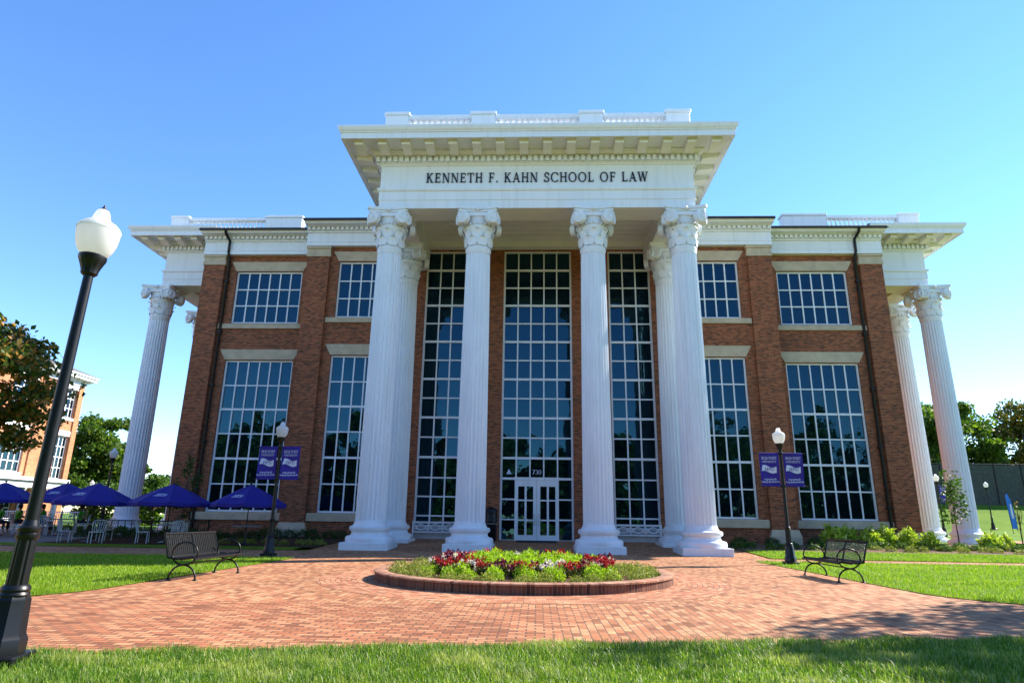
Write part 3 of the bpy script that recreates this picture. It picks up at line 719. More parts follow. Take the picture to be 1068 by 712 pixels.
# ------------------------------------------------------------------ orange brick hall beyond the patio
HALL = thing('brick_hall', 'sunlit orange brick hall with white cornice and grey slate roof beyond the umbrellas', 'building', (-48, 40, 0))
def hp(name, mb, mat, parent=None): return part(name, mb, mat, parent or HALL, None, world=parent is None)
def build_hall():
    X = -40.1; y0, y1 = 10, 54.1
    holes = []; yy = 52.75
    bays = [(52.75, .65), (47.7, 1.15), (42.6, 1.15), (37.5, 1.15), (32.4, 1.15), (27.3, 1.15), (22.2, 1.15)]
    f = M()
    # face towards +x: build in (y, z) and swap axes
    wm = M()
    wins = []
    for cy, hw in bays:
        wins += [(cy-hw, cy+hw, 9.05, 11.5)]
        wins += [(cy-hw, cy+hw, 3.1, 7.5)] if hw < 1 else [(cy-hw, cy+hw, 4.2, 7.5), (cy-hw, cy+hw, .8, 3.0)]
    wall_xz(wm, y0, y1, -.2, 12.1, 0, wins, .25)
    wm.v = [(X-y, x, z) for x, y, z in wm.v]
    wm.box(X-16, X-.3, y0, y0+.3, -.2, 12.1); wm.box(X-16, X-.02, y1-.3, y1, -.2, 12.1); wm.box(X-16.3, X-16, y0, y1, -.2, 12.1)
    hp('wall', wm, ORANGE)
    for a, b, c, d in wins:
        w_ = M(); x = X-.14; t = .09
        w_.box(x-.1, x, a, a+t, c, d); w_.box(x-.1, x, b-t, b, c, d); w_.box(x-.1, x+.001, a+t, b-t, d-t, d); w_.box(x-.1, x+.001, a+t, b-t, c, c+t)
        nx = 3 if b-a < 2 else 4
        for i in range(1, nx): w_.box(x-.08, x-.02, a+(b-a)*i/nx-.04, a+(b-a)*i/nx+.04, c+t, d-t)
        nz = max(2, round((d-c)/.85))
        for i in range(1, nz): w_.box(x-.078, x-.024, a+t, b-t, c+(d-c)*i/nz-.035, c+(d-c)*i/nz+.035)
        w_.box(X-.1, X+.08, a-.1, b+.1, c-.22, c-.005)
        w_.prism([(a-.02,d+.01),(b+.02,d+.01),(b+.2,d+.45),(a-.2,d+.45)], lambda u, v, q: (q, u, v), X-.1, X+.05)
        wo = hp('window', w_, WHITE)
        hp('glass', M().add([(x-.05,a,c),(x-.05,b,c),(x-.05,b,d),(x-.05,a,d)], [(0,1,2,3)]), GLASS, wo)
    k = M(); k.box(X-.2, X+.12, y0-.1, y1+.12, 11.95, 12.3); k.box(X-.2, X+.3, y0-.2, y1+.3, 12.3, 12.45); k.box(X-.2, X+.62, y0-.5, y1+.62, 12.45, 12.72); k.box(X-.2, X+.72, y0-.6, y1+.72, 12.72, 12.9)
    k.box(X-16.4, X-.2, y1-.2, y1+.12, 11.95, 12.45); k.box(X-16.4, X-.2, y1-.2, y1+.7, 12.45, 12.9)
    hp('cornice', k, WHITE)
    r = M(); xm = X-8
    r.add([(X+.75,y0-.6,12.91),(X+.75,y1+.75,12.91),(xm,y1-7,16.4),(xm,y0+7,16.4),(X-16.7,y0-.6,12.91),(X-16.7,y1+.75,12.91)], [(0,1,2,3),(1,5,2),(5,4,3,2),(4,0,3)])
    hp('roof', r, SLATE)
    for y in (53.75, 51.1, 49.6):
        hp('pilaster', M().box(X, X+.12, y-.28, y+.28, -.2, 11.94), ORANGE)
    b_ = M(); b_.box(X, X+2.6, 39.5, 50.6, 3.0, 3.5); b_.box(X, X+2.8, 39.3, 50.8, 3.5, 3.75)
    po = hp('porch', b_, WHITE)
    for y in (39.9, 43.3, 46.8, 50.2): hp('porch_column', M().lathe([(.24,-.1),(.24,.1),(.19,.15),(.16,2.8),(.24,2.9),(.24,3.0)], (X+2.3, y, 0), 16), WHITE, po)
build_hall()

# ------------------------------------------------------------------ lamp posts
def lamp_parts():
    """black fluted post with acorn globe, height 4.34 m"""
    p = {}
    b = M()
    oc = lambda rr, z: [(rr*math.cos(R(22.5+45*i)), rr*math.sin(R(22.5+45*i)), z) for i in range(8)]
    prof = [(.175,.09),(.175,.2),(.165,.22),(.15,.25),(.135,.52),(.132,.535),(.115,.56)]
    vs = [q for rr, z in prof for q in oc(rr, z)]
    b.add(vs, [(j*8+i, j*8+(i+1)%8, (j+1)*8+(i+1)%8, (j+1)*8+i) for j in range(len(prof)-1) for i in range(8)]+[tuple(8*(len(prof)-1)+i for i in range(8))])
    b.cbox(-.2,.2,-.2,.2,-.03,.09,.012)
    b.lathe([(.115,.55),(.12,.57),(.108,.59),(.116,.61),(.108,.635),(.092,.65)], n=24)
    p['base'] = b.mesh('base', BLACK, 35)
    s = M()
    def flu(r, z, i): return r*(1-.09*(i % 4 in (1, 2))) if .63 < z < 1.04 else r
    s.lathe([(.085,.64),(.08,1.03)], n=48, mod=flu)
    s.lathe([(.08,1.03),(.092,1.05),(.092,1.08),(.08,1.09),(.088,1.105),(.088,1.135),(.07,1.15),(.058,1.2)], n=24)
    s.lathe([(.057,1.18),(.044,3.62)], n=24)
    p['pole'] = s.mesh('pole', BLACK, 35)
    f = M()
    def rib(r, z, i): return r*(1-.1*(i % 3 == 1)) if 3.62 < z < 3.75 else r
    f.lathe([(.055,3.58),(.075,3.6),(.08,3.64),(.105,3.71),(.126,3.76),(.126,3.79),(.11,3.8)], n=36, mod=rib)
    p['fitter'] = f.mesh('fitter', BLACK, 35)
    def grb(r, z, i): return r*(1-.022*(i % 2))
    g = M().lathe([(.105,3.795),(.14,3.83),(.166,3.88),(.184,3.94),(.193,4.0),(.196,4.05),(.192,4.085),(.17,4.1)], n=72, mod=grb)
    p['globe'] = g.mesh('globe', GLOBE, 50)
    c = M().lathe([(.199,4.07),(.203,4.08),(.198,4.095),(.185,4.12),(.155,4.15),(.115,4.175),(.088,4.195),(.078,4.23),(.068,4.27),(.055,4.3),(.03,4.315)], n=32)
    p['cap'] = c.mesh('cap', GLOBE, 40)
    n_ = M().lathe([(.035,4.305),(.036,4.32),(.018,4.325),(.016,4.335),(.004,4.37)], n=12)
    p['finial'] = n_.mesh('finial', BLACK, 40)
    return p
LP = lamp_parts()
def lamp(label, x, y, z=0, rz=0, arms=False, h=1):
    t = thing('street_lamp', label, 'street lamp', (x, y, z), rz, 'black lamp posts with acorn globes')
    t.scale = (h,)*3
    for k, me in LP.items(): link(k, me, t)
    if arms:
        m = M()
        for zz in (2.42, 3.47): m.tube([(-.78,0,zz),(.78,0,zz)], .014, 8); m.lathe([(.075,-.04),(.085,-.02),(.085,.02),(.075,.04)], (0,0,zz), 16); m.tube([(-.8,0,zz),(-.77,0,zz)], .022, 8); m.tube([(.77,0,zz),(.8,0,zz)], .022, 8)
        link('banner_arm', m.mesh('banner_arm', BLACK, 40), t)
    return t
lamp('large black lamp post nearest to us at the left edge of the near lawn', -4.435, 5.76, rz=R(12), h=.985).rotation_euler[1] = R(1.3)
lamp('black banner lamp post behind the slatted bench on the left lawn', -8.5, 21.24, arms=True)
lamp('black banner lamp post rising behind the bench on the right lawn', 8.15, 21.6, arms=True)
lamp('black lamp post without banners rising behind the middle patio umbrella', -20.9, 31.2, .2, h=.97)
lamp('tiny far lamp post in front of the green trees left of the white side column', -41.2, 59, 0, h=.97)
lamp('far lamp post standing alone on the grass before the dark screened fence', 42.3, 63, gz(42.3, 63))
lamp('far lamp post carrying a purple banner behind the right side columns', 28.0, 46.6, gz(28, 46.6)-.1, h=.98)
lamp('far lamp post half hidden behind the thin right side column', 29.2, 49.8, gz(29.2, 49.8)-.1, h=1.02)

def flagmark(h):
    """slanted three-letter mark on a waving flag shape, local x-z plane"""
    m = M(); n = 14
    top = [(-.5+i/n, .24+.07*math.sin(6.2*i/n+.6)-.1*i/n) for i in range(n+1)]
    bot = [(-.5+i/n-.1*(1-i/n), -.18+.07*math.sin(6.2*i/n+.3)-.1*i/n) for i in range(n+1)]
    for i in range(n): m.prism([bot[i], bot[i+1], top[i+1], top[i]], lambda u, v, d: (u*h, d, v*h), 0, -.004)
    return m
def banner(label, x0, x1, z0, z1, y, mat=BANNER):
    t = thing('lamp_banner', label, 'banner', ((x0+x1)/2, y, z0), 0, 'purple banners hung from lamp posts')
    w_, h = x1-x0, z1-z0; c = M(); nx, nz = 8, 14
    def cv(u, v): return (u*w_/2, .018*math.sin(2.2*u+3*v)+.012*math.sin(5*v+u), v*h)
    for d in (0, .004):
        c.add([tuple(np.array(cv(-1+2*i/nx, j/nz))+(0,d,0)) for j in range(nz+1) for i in range(nx+1)], [(j*(nx+1)+i, j*(nx+1)+i+1, (j+1)*(nx+1)+i+1, (j+1)*(nx+1)+i) for j in range(nz) for i in range(nx)])
    c.tube([(-w_/2,0,h),(w_/2,0,h)], .022, 8); c.tube([(-w_/2,0,0),(w_/2,0,0)], .022, 8)
    part('cloth', c, mat, t, 50)
    def onto(m):
        m.v = [(x, y_+cv(x/(w_/2), z/h)[1]-.004, z) for x, y_, z in m.v]; return m
    a = text_mesh('HIGH POINT', .095, Matrix.Translation((0,0,h-.2)), .003, width=w_*.78); a.join(text_mesh('UNIVERSITY', .065, Matrix.Translation((0,0,h-.3)), .003, width=w_*.74))
    part('lettering', onto(a), PRINT, t)
    fm = flagmark(.44); fm.v = [(x, y_, z+h*.52) for x, y_, z in fm.v]; fo = part('emblem', onto(fm), PRINT, t)
    tx = text_mesh('HPU', .11, Matrix.Translation((-.01,0,h*.52-.06)), .003, width=.3, skew=.25); tx.v = [(x, y_-.006, z) for x, y_, z in tx.v]
    part('emblem_letters', onto(tx), mat, fo)
    s = M()                                        # two lines of small flowing script, illegible in the photograph
    for zc, wd, k in ((.2, .42, 7), (.12, .6, 10)):
        s.tube([(-w_*wd/1.25+2*w_*wd/1.25*i/(k*8), -.003, zc+.022*math.sin(i*2*math.pi/8)+.012*math.sin(i*1.3)+.02*i/(k*8)) for i in range(k*8+1)], .007, 4)
    part('script', onto(s), PRINT, t)
    return t
banner('purple banner left of the pole on the lamp post behind the left bench', -9.2, -8.58, 2.42, 3.47, 21.24)
banner('purple banner right of the pole on the lamp post behind the left bench', -8.42, -7.8, 2.42, 3.47, 21.24)
banner('purple banner left of the pole on the lamp post behind the right bench', 7.45, 8.07, 2.42, 3.47, 21.6)
banner('purple banner right of the pole on the lamp post behind the right bench', 8.23, 8.85, 2.42, 3.47, 21.6)
banner('small far purple banner on the lamp post seen between the right side columns', 28.02, 28.62, gz(28,46.6)+2.2, gz(28,46.6)+3.3, 46.45)

# ------------------------------------------------------------------ benches: back towards -x, seat towards +x, length along y
def make_bench(mesh_back):
    p = {}
    L = 2.05
    def bp(t):      # back curve
        return (-.28-.13*t**1.1, .43+.45*t)
    sb = M(); n = 15 if mesh_back else 27
    for i in range(n+1 if mesh_back else n):
        y = -L/2+.04+(L-.08)*i/(n-1 if not mesh_back else n)
        if mesh_back: continue
        pts = [bp(k/5) for k in range(6)]
        for k in range(5):
            (x0,z0),(x1,z1) = pts[k], pts[k+1]
            sb.add([(x0,y-.024,z0),(x0,y+.024,z0),(x1,y+.024,z1),(x1,y-.024,z1),(x0-.008,y-.024,z0),(x0-.008,y+.024,z0),(x1-.008,y+.024,z1),(x1-.008,y-.024,z1)], [(0,1,2,3),(7,6,5,4),(0,3,7,4),(2,1,5,6)])
    if mesh_back:                                  # expanded-metal lattice
        k = 30
        for i in range(-7, k+1):
            for sgn in (1, -1):
                prev = None; pts = []
                for j in range(8):
                    t = j/7; y = -L/2+.05+(L-.1)*(i/k)+(sgn*(t-.5)+.5 if sgn > 0 else 1-(t+0))*.42
                    if -L/2+.03 <= y <= L/2-.03: x, z = bp(t); pts.append((x, y, z))
                if len(pts) > 1: sb.tube(pts, .0065, 4)
    for t in (0.02, .98):
        x, z = bp(t); sb.tube([(x,-L/2,z),(x,L/2,z)], .022, 8)
    for y in (-L/2+.015, L/2-.015, 0): sb.tube([(*[bp(k/5)[0]], y, bp(k/5)[1]) for k in range(6)], .02, 6)
    p['backrest'] = sb.mesh('backrest', BLACK, 40)
    st = M()
    for i in range(27):
        y = -L/2+.04+(L-.08)*i/26
        pts = [(-.26,.43),(-.1,.405),(.1,.42),(.22,.44),(.27,.42),(.275,.39)]
        for k in range(5):
            (x0,z0),(x1,z1) = pts[k], pts[k+1]
            st.add([(x0,y-.026,z0),(x0,y+.026,z0),(x1,y+.026,z1),(x1,y-.026,z1),(x0,y-.026,z0-.008),(x0,y+.026,z0-.008),(x1,y+.026,z1-.008),(x1,y-.026,z1-.008)], [(3,2,1,0),(4,5,6,7),(4,7,3,0),(6,5,1,2)])
    for x, z in ((-.26,.425),(.27,.405),(0,.4)): st.tube([(x,-L/2,z),(x,L/2,z)], .02, 8)
    for y in (-L/2+.015, L/2-.015): st.tube([(-.26,y,.43),(-.1,y,.405),(.1,y,.42),(.22,y,.44),(.275,y,.39)], .02, 6)
    p['seat'] = st.mesh('seat', BLACK, 40)
    r = M(); r.tube([(.01+.255*math.cos(2*math.pi*i/32), 0, .505+.215*math.sin(2*math.pi*i/32)) for i in range(33)], .017, 8, cap=False)
    p['arm_ring'] = r.mesh('arm_ring', BLACK, 60)
    l = M(); l.tube([(.01+.27*math.cos(math.pi*i/20), 0, .02+.27*math.sin(math.pi*i/20)) for i in range(21)], .019, 8)
    for s in (-.26, .28): l.lathe([(.05,0),(.05,.015),(.025,.03)], (s,0,0), 12)
    p['leg'] = l.mesh('leg', BLACK, 60)
    x = M().tube([(.01,-L/2+.25,.3),(.01,L/2-.25,.3)], .013, 8); p['stretcher'] = x.mesh('stretcher', BLACK, 60)
    return p
def bench(label, x, y, rz, mesh_back):
    t = thing('park_bench', label, 'bench', (x, y, .0), rz, 'black metal park benches')
    for k, me in make_bench(mesh_back).items():
        if k in ('arm_ring', 'leg'):
            for s in (-.78, .78): o = link(k, me, t); o.location = (0, s*1.2, 0)
        else: link(k, me, t)
    o = t.children[-1]; o.scale = (1, 1.17, 1)
bench('black bench with vertical slats in its back, on the left side of the plaza', -6.85, 13.95, 0, False)
bench('black bench with an open lattice back, on the right side of the plaza', 7.15, 16.35, math.pi, True)

# ------------------------------------------------------------------ small leaf geometry
def leaf_verts(P, size, flat=0.0, up=0.0, aspect=.5):
    """one folded leaf (2 quads sharing a rib) per point, random orientation"""
    n = len(P); size = np.broadcast_to(size, (n,))
    d = rng.normal(size=(n,3)); d[:,2] = d[:,2]*(1-flat)+up; d /= np.linalg.norm(d, axis=1)[:,None]
    q = rng.normal(size=(n,3)); s = np.cross(d, q); s /= np.linalg.norm(s, axis=1)[:,None]; nn = np.cross(d, s)
    L = size[:,None]; W = L*aspect*.5
    a = P; c = P+d*L; m1 = P+d*L*.5+s*W+nn*W*.35; m2 = P+d*L*.5-s*W+nn*W*.35
    v = np.stack([a, m1, c, m2], 1).reshape(-1,3)
    f = (np.arange(n)[:,None]*4+np.array([0,1,2,3])[None]).ravel()
    return v, f, np.full(n, 4)
def leaves(name, P, size, mat, **k):
    v, f, s = leaf_verts(P, size, **k); return np_mesh(name, v, f, s, mat)
def blades(n, base, h, w, lean):
    hx = rng.uniform(0, 2*math.pi, n); ln = rng.uniform(.1, 1, n)*lean
    dx, dy = np.cos(hx), np.sin(hx); sx, sy = -dy, dx
    ox = np.stack([dx*ln*h, dy*ln*h, np.zeros(n)], 1)
    sd_ = np.stack([sx*w, sy*w, np.zeros(n)], 1)
    up = np.stack([np.zeros(n), np.zeros(n), h], 1)
    v = np.stack([base-sd_, base+sd_, base+sd_*.7+up*.6+ox*.4, base-sd_*.7+up*.6+ox*.4, base+up*(1-.25*ln[:,None])+ox], 1).reshape(-1,3)
    i = np.arange(n)[:,None]*5
    f = np.concatenate([i+0, i+1, i+2, i+3, i+3, i+2, i+4], 1).ravel()
    s = np.tile([4,3], n)
    return v, f, s
GRASS = leaf_mat('grass_blade', [(0,(.09,.18,.006)),(.4,(.16,.28,.008)),(.75,(.23,.36,.014)),(.93,(.34,.4,.05)),(1,(.42,.4,.14))], .4, .5, [(.6, .5, (.3,.38,.03), .6), (2.3, .6, (.07,.17,.01), .6)])
GRASSN = leaf_mat('near_grass_blade', [(0,(.045,.11,.01)),(.35,(.1,.2,.014)),(.7,(.17,.27,.025)),(.88,(.32,.37,.09)),(1,(.5,.48,.24))], .4, .45, [(1.1, .52, (.42,.42,.14), .65), (2.7, .55, (.06,.15,.015), .7)])
def stuff(name, me, label, cat):
    o = link(name, me); o['kind'] = 'stuff'; o['label'] = label; o['category'] = cat; return o
def grow_near():
    n = 150000
    x = rng.uniform(-7.5, 9.5, n); fe = 7.02+.185*x
    y = fe+.03+.05*np.sin(x*5)+.03*np.sin(x*13.)-np.abs(rng.uniform(0, 1, n))**1.15*2.6
    keep = (y > 4.0); x, y = x[keep], y[keep]
    tuft = .75+.35*np.sin(x*2.3+1.3*np.sin(y*3.1))*np.sin(y*2.9+x)+rng.normal(0,.18,len(x))
    h = np.clip(.078*tuft+np.where(rng.uniform(0,1,len(x)) < .03, .05, 0), .015, .19)
    v, f, s = blades(len(x), np.stack([x, y, np.full(len(x), .01)], 1), h, rng.uniform(.0022,.0042,len(x)), 1.0)
    stuff('grass', np_mesh('grass', v, f, s, GRASSN), 'long mown grass with pale stems along the near edge of the plaza', 'grass')
grow_near()
def grow(name, label, n, xr, yr, inside, h0, wd):
    x = rng.uniform(*xr, n); t = rng.uniform(0, 1, n); y = yr[0]+(yr[1]-yr[0])*t**1.5
    k = inside(x, y); x, y = x[k], y[k]
    z = np.array([gz(a, b) for a, b in zip(x, y)])+.008
    h = h0*np.clip(1+rng.normal(0,.2,len(x))+.15*np.sin(x*1.1+y), .4, 1.7)
    w_ = wd*(.6+.05*y)
    v, f, s = blades(len(x), np.stack([x,y,z],1), h, w_, .8)
    stuff(name, np_mesh(name, v, f, s, GRASS), label, 'grass')
grow('grass', 'bright mown grass of the lawn behind the left bench', 95000, (-24,-7.2), (9.6,20.5), lambda x, y: (x < np.where(y < 11.4, -7.3-((np.maximum(11.4-y,0))/1.8)**2.2*.9, -7.3)+.02) & (x > -y*1.05-2), .06, .004)
grow('grass', 'bright mown grass of the lawn behind the right bench', 95000, (7.4,24), (11.1,22.85), lambda x, y: (x > np.where(y < 13.4, 7.42+((np.maximum(13.4-y,0))/2.3)**2.2*1.6, 7.42)-.02) & (x < y*.95+2), .06, .004)
grow('grass', 'narrow bright strip of grass between the brick path and the right planting bed', 40000, (8.7,30), (24.6,28.2), lambda x, y: x < y*.95, .06, .004)

# ------------------------------------------------------------------ flower bed
FB = thing('flower_bed', 'round brick-kerbed flower bed with mulch in the middle of the plaza', 'flower bed', (BED[0], BED[1], 0))
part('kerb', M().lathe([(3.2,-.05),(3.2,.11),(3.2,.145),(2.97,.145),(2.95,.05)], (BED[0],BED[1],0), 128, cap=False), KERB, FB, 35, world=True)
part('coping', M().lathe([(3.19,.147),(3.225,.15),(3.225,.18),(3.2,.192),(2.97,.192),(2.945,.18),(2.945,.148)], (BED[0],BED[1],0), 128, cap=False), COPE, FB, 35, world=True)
part('soil', M().lathe([(2.96,.12),(2.6,.15),(1.8,.2),(.9,.25),(.0,.26)], (BED[0],BED[1],0), 64, cap=False), SOIL, FB, 60, world=True)
LIME = leaf_mat('lime_leaf', [(0,(.16,.26,.01)),(.5,(.28,.42,.018)),(1,(.42,.52,.035))], .4)
SAGE = leaf_mat('grey_green_leaf', [(0,(.12,.16,.02)),(.5,(.25,.29,.04)),(.9,(.36,.36,.08)),(1,(.4,.26,.12))], .25)
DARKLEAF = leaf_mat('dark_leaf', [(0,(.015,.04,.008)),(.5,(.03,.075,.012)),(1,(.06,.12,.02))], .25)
MIDLEAF = leaf_mat('mid_leaf', [(0,(.03,.075,.01)),(.5,(.06,.13,.016)),(1,(.12,.2,.03))], .3)
YELLEAF = leaf_mat('yellow_green_leaf', [(0,(.16,.26,.02)),(.4,(.3,.4,.04)),(.8,(.5,.55,.08)),(1,(.6,.58,.2))], .35)
REDP = leaf_mat('red_petal', [(0,(.2,.005,.012)),(.6,(.42,.012,.02)),(1,(.55,.04,.04))], .25)
DARKP = leaf_mat('plum_petal', [(0,(.07,.006,.02)),(.6,(.14,.012,.05)),(1,(.3,.03,.12))], .25)
WHITEP = leaf_mat('white_petal', [(0,(.55,.45,.55)),(.6,(.75,.7,.75)),(1,(.8,.6,.7))], .25)
BRONZE = leaf_mat('bronze_leaf', [(0,(.04,.03,.012)),(.5,(.06,.07,.015)),(1,(.1,.12,.02))], .25)
def mound(name, n, r, h, size, mat, **k):
    u = rng.normal(size=(n,3)); u /= np.linalg.norm(u, axis=1)[:,None]; u[:,2] = np.abs(u[:,2])
    rad = rng.uniform(.35, 1, n)**.4*(1+.18*np.sin(u[:,0]*7)*np.cos(u[:,1]*6))
    P = u*rad[:,None]*np.array([r, r, h])
    return leaves(name, P, size*rng.uniform(.6, 1.3, n), mat, **k)
lime_v = [mound('foliage', 420, .2, .25, .07, LIME, up=.5, aspect=.3) for _ in range(4)]
sage_v = [mound('foliage', 420, .21, .2, .05, SAGE, up=.35, aspect=.3) for _ in range(4)]
bron_v = [mound('foliage', 130, .17, .17, .075, BRONZE, up=.1, aspect=.7) for _ in range(3)]
def petals(mat):
    out = []
    for _ in range(3):
        n = 16; a = rng.uniform(0, 2*math.pi, n); q = rng.uniform(.2, 1, n)**.5*.18
        c = np.stack([q*np.cos(a), q*np.sin(a), .15+.09*rng.uniform(0,1,n)], 1)
        P = np.repeat(c, 7, 0)+rng.normal(0,.012,(n*7,3))
        out.append(leaves('flowers', P, .04, mat, aspect=.9))
    return out
pets = {'red': petals(REDP), 'plum': petals(DARKP), 'white': petals(WHITEP)}
PLUMPOT = {'red': 'red-flowering bedding plant in the middle band of the round flower bed', 'plum': 'dark plum-flowering bedding plant in the middle band of the round flower bed', 'white': 'white and pale pink flowering plant in the middle band of the round flower bed'}
def soilz(q): return np.interp(q, [0,.9,1.8,2.6,2.96], [.26,.25,.2,.15,.12])-.02
def bed_plant(kind, q, a, s=1.0):
    x, y = BED[0]+q*math.cos(a), BED[1]+q*math.sin(a)
    if kind in pets:
        t = thing('flowering_plant', PLUMPOT[kind], 'flower', (x, y, float(soilz(q))), random.uniform(0,6), kind+' flowering plants of the round bed')
        t.scale = (s, s, s*random.uniform(.9,1.25)); link('foliage', random.choice(bron_v), t); link('flowers', random.choice(pets[kind]), t)
    else:
        nm, me, lab, g = {'lime': ('lime_plant', lime_v, 'bright lime-green feathery mound in the round flower bed', 'lime-green mounds of the round bed'), 'sage': ('sage_plant', sage_v, 'low grey-green mound just inside the kerb of the round flower bed', 'grey-green mounds along the kerb of the round bed')}[kind]
        o = link(nm, random.choice(me)); o.location = (x, y, float(soilz(q))); o.rotation_euler = (0,0,random.uniform(0,6)); o.scale = (s, s, s*random.uniform(.8,1.2)); tag(o, lab, 'plant', g)
def ring(kind, q, n, s=1, j=.07, a0=0, skip=None):
    for i in range(n):
        a = a0+2*math.pi*(i+random.uniform(-.25,.25))/n
        if skip and random.random() < skip: continue
        k = kind(a) if callable(kind) else kind
        bed_plant(k, q+random.uniform(-j, j), a, s*random.uniform(.85, 1.2))
ring('sage', 2.74, 36, .92, .06)
ring(lambda a: 'sage' if abs(math.cos(a)) > .84 else 'lime', 2.38, 25, .86)
ring(lambda a: 'sage' if abs(math.cos(a)) > .93 else 'lime', 2.1, 20, .8)
def fl_kind(a): return random.choices(['red', 'plum', 'white'], [6, 2.2, 1.6])[0]
ring(fl_kind, 1.86, 34, 1.05, .07); ring(fl_kind, 1.6, 28, 1.12, .06)
ring('lime', 1.2, 17, 1.05); ring('lime', .72, 9, 1.12); ring('lime', .15, 2, 1.2)

# ------------------------------------------------------------------ trees
def tree(name, label, x, y, height, crown_c, crown_r, n_leaf, leaf_size, mat, group=None, trunk_r=.2, n_clump=34, seed=0, spread=.24, zb=None, lean=0, cat='tree', up=-.1):
    global rng
    old = rng; rng = np.random.default_rng(seed)
    zb = gz(x, y) if zb is None else zb
    t = thing(name, label, cat, (x, y, zb), 0, group)
    cc = np.array(crown_c, float); cr = np.array(crown_r, float)
    u = rng.normal(size=(n_clump,3)); u /= np.linalg.norm(u, axis=1)[:,None]
    rad = rng.uniform(.25, 1, n_clump)**.45
    cl_ = cc+u*rad[:,None]*cr*np.clip(1+rng.normal(0,.12,n_clump),.7,1.25)[:,None]
    per = rng.multinomial(n_leaf, rng.dirichlet(np.full(n_clump, 3.5)))
    P = []
    for c, k in zip(cl_, per):
        g = rng.normal(size=(k,3)); g /= np.maximum(np.linalg.norm(g, axis=1), .1)[:,None]
        P.append(c+g*(rng.uniform(0,1,k)**.5)[:,None]*cr*spread*np.array([1.25,1.25,.75])*rng.uniform(.7,1.3))
    P = np.concatenate(P)
    link('crown', leaves('crown', P, leaf_size*rng.uniform(.6,1.3,len(P)), mat, up=up, aspect=.65), t)
    tm = M(); top = Vector((cc[0]+lean, cc[1], cc[2]+cr[2]*.35))
    pts = [Vector((0,0,-.1)), Vector((.03*height*.2, .02, height*.16))]
    base = Vector((cc[0]*.6, cc[1]*.6, max(.8, cc[2]-cr[2]*.75)))
    pts += [base, base.lerp(top, .5), top]
    tm.tube(pts, [trunk_r*1.35, trunk_r, trunk_r*.8, trunk_r*.5, trunk_r*.12], 10)
    for c in cl_[:min(n_clump, 22)]:
        s = base.lerp(top, random.uniform(0, .7)); e = Vector(c); mid = s.lerp(e, .5)+Vector((0,0,-.06*height*random.random()))
        tm.tube([s, mid, e], [trunk_r*.38, trunk_r*.22, trunk_r*.06], 6)
    part('trunk', tm, BARK, t, 60)
    rng = old
    return t
TREEA = leaf_mat('tree_leaf', [(0,(.02,.055,.008)),(.4,(.045,.1,.012)),(.8,(.08,.15,.018)),(1,(.13,.18,.03))], .35)
TREEB = leaf_mat('tree_leaf_light', [(0,(.03,.07,.008)),(.4,(.065,.13,.014)),(.8,(.12,.19,.02)),(1,(.19,.23,.035))], .42)
TREEC = leaf_mat('autumn_leaf', [(0,(.025,.06,.01)),(.4,(.06,.11,.015)),(.6,(.15,.14,.02)),(.8,(.34,.17,.04)),(1,(.46,.24,.07))], .35)
TREED = leaf_mat('yellow_autumn_leaf', [(0,(.05,.08,.01)),(.5,(.13,.14,.015)),(1,(.3,.18,.03))], .3)
tree('maple_tree', 'tree turning from green to rusty orange at the left edge, before the orange brick hall', -15.9, 17.2, 7, (0,0,4.95), (2.35,2.2,1.95), 13000, .17, TREEC, trunk_r=.14, n_clump=46, seed=3, spread=.26)
tree('oak_tree', 'leafy mid-green tree between the orange brick hall and the white side column', -51.5, 74, 11.5, (0,0,7.2), (4.0,4.0,4.5), 24000, .42, TREEB, 'green trees behind the patio', .3, 64, 5)
tree('oak_tree', 'lower dark green tree just behind the left white side column', -44.5, 73, 6.0, (0,0,3.6), (3.2,3.4,2.6), 9000, .4, TREEA, 'green trees behind the patio', .25, 30, 6)
for i, (tx, ty, h, ww) in enumerate([(-66,72,5.5,4.2),(-51,66,5,3.6),(-44.5,66,4.6,3.4),(-38,64,4.2,3.0),(-33,62,4.6,2.8)]):
    tree('small_tree', 'dense low green tree of the hedge line beyond the patio umbrellas', tx, ty, h, (0,0,h*.47), (ww, 2.6, h*.5), 5200, .36, TREEA, 'low trees beyond the patio', .16, 30, 120+i)
tree('oak_tree', 'low green tree behind the umbrellas, left of the leafy mid-green tree', -63, 80, 7, (0,0,4.2), (4.6,4,3.2), 6000, .42, TREEA, 'green trees behind the patio', .25, 30, 8)
tree('oak_tree', 'broad deep green tree behind the fence, right of the right side columns', 55.5, 88, 15, (0,0,8.4), (6.6,5.5,6.0), 26000, .5, TREEB, 'trees behind the screened fence', .4, 60, 9, zb=3)
tree('oak_tree', 'green tree behind the fence glimpsed between the right side columns', 45.2, 84, 13, (0,0,7.6), (3.6,4.5,5.6), 14000, .48, TREEB, 'trees behind the screened fence', .35, 40, 10, zb=2.6)
tree('maple_tree', 'yellowing tree behind the fence at the right edge', 66.5, 90, 15, (0,0,8.6), (5.0,5,6.6), 17000, .48, TREED, 'trees behind the screened fence', .4, 46, 12, zb=3)
tree('oak_tree', 'dark low tree filling the gap behind the fence at the right edge', 62, 98, 10, (0,0,5), (7,4,4.5), 7000, .5, TREEA, 'trees behind the screened fence', .4, 40, 13, zb=3)
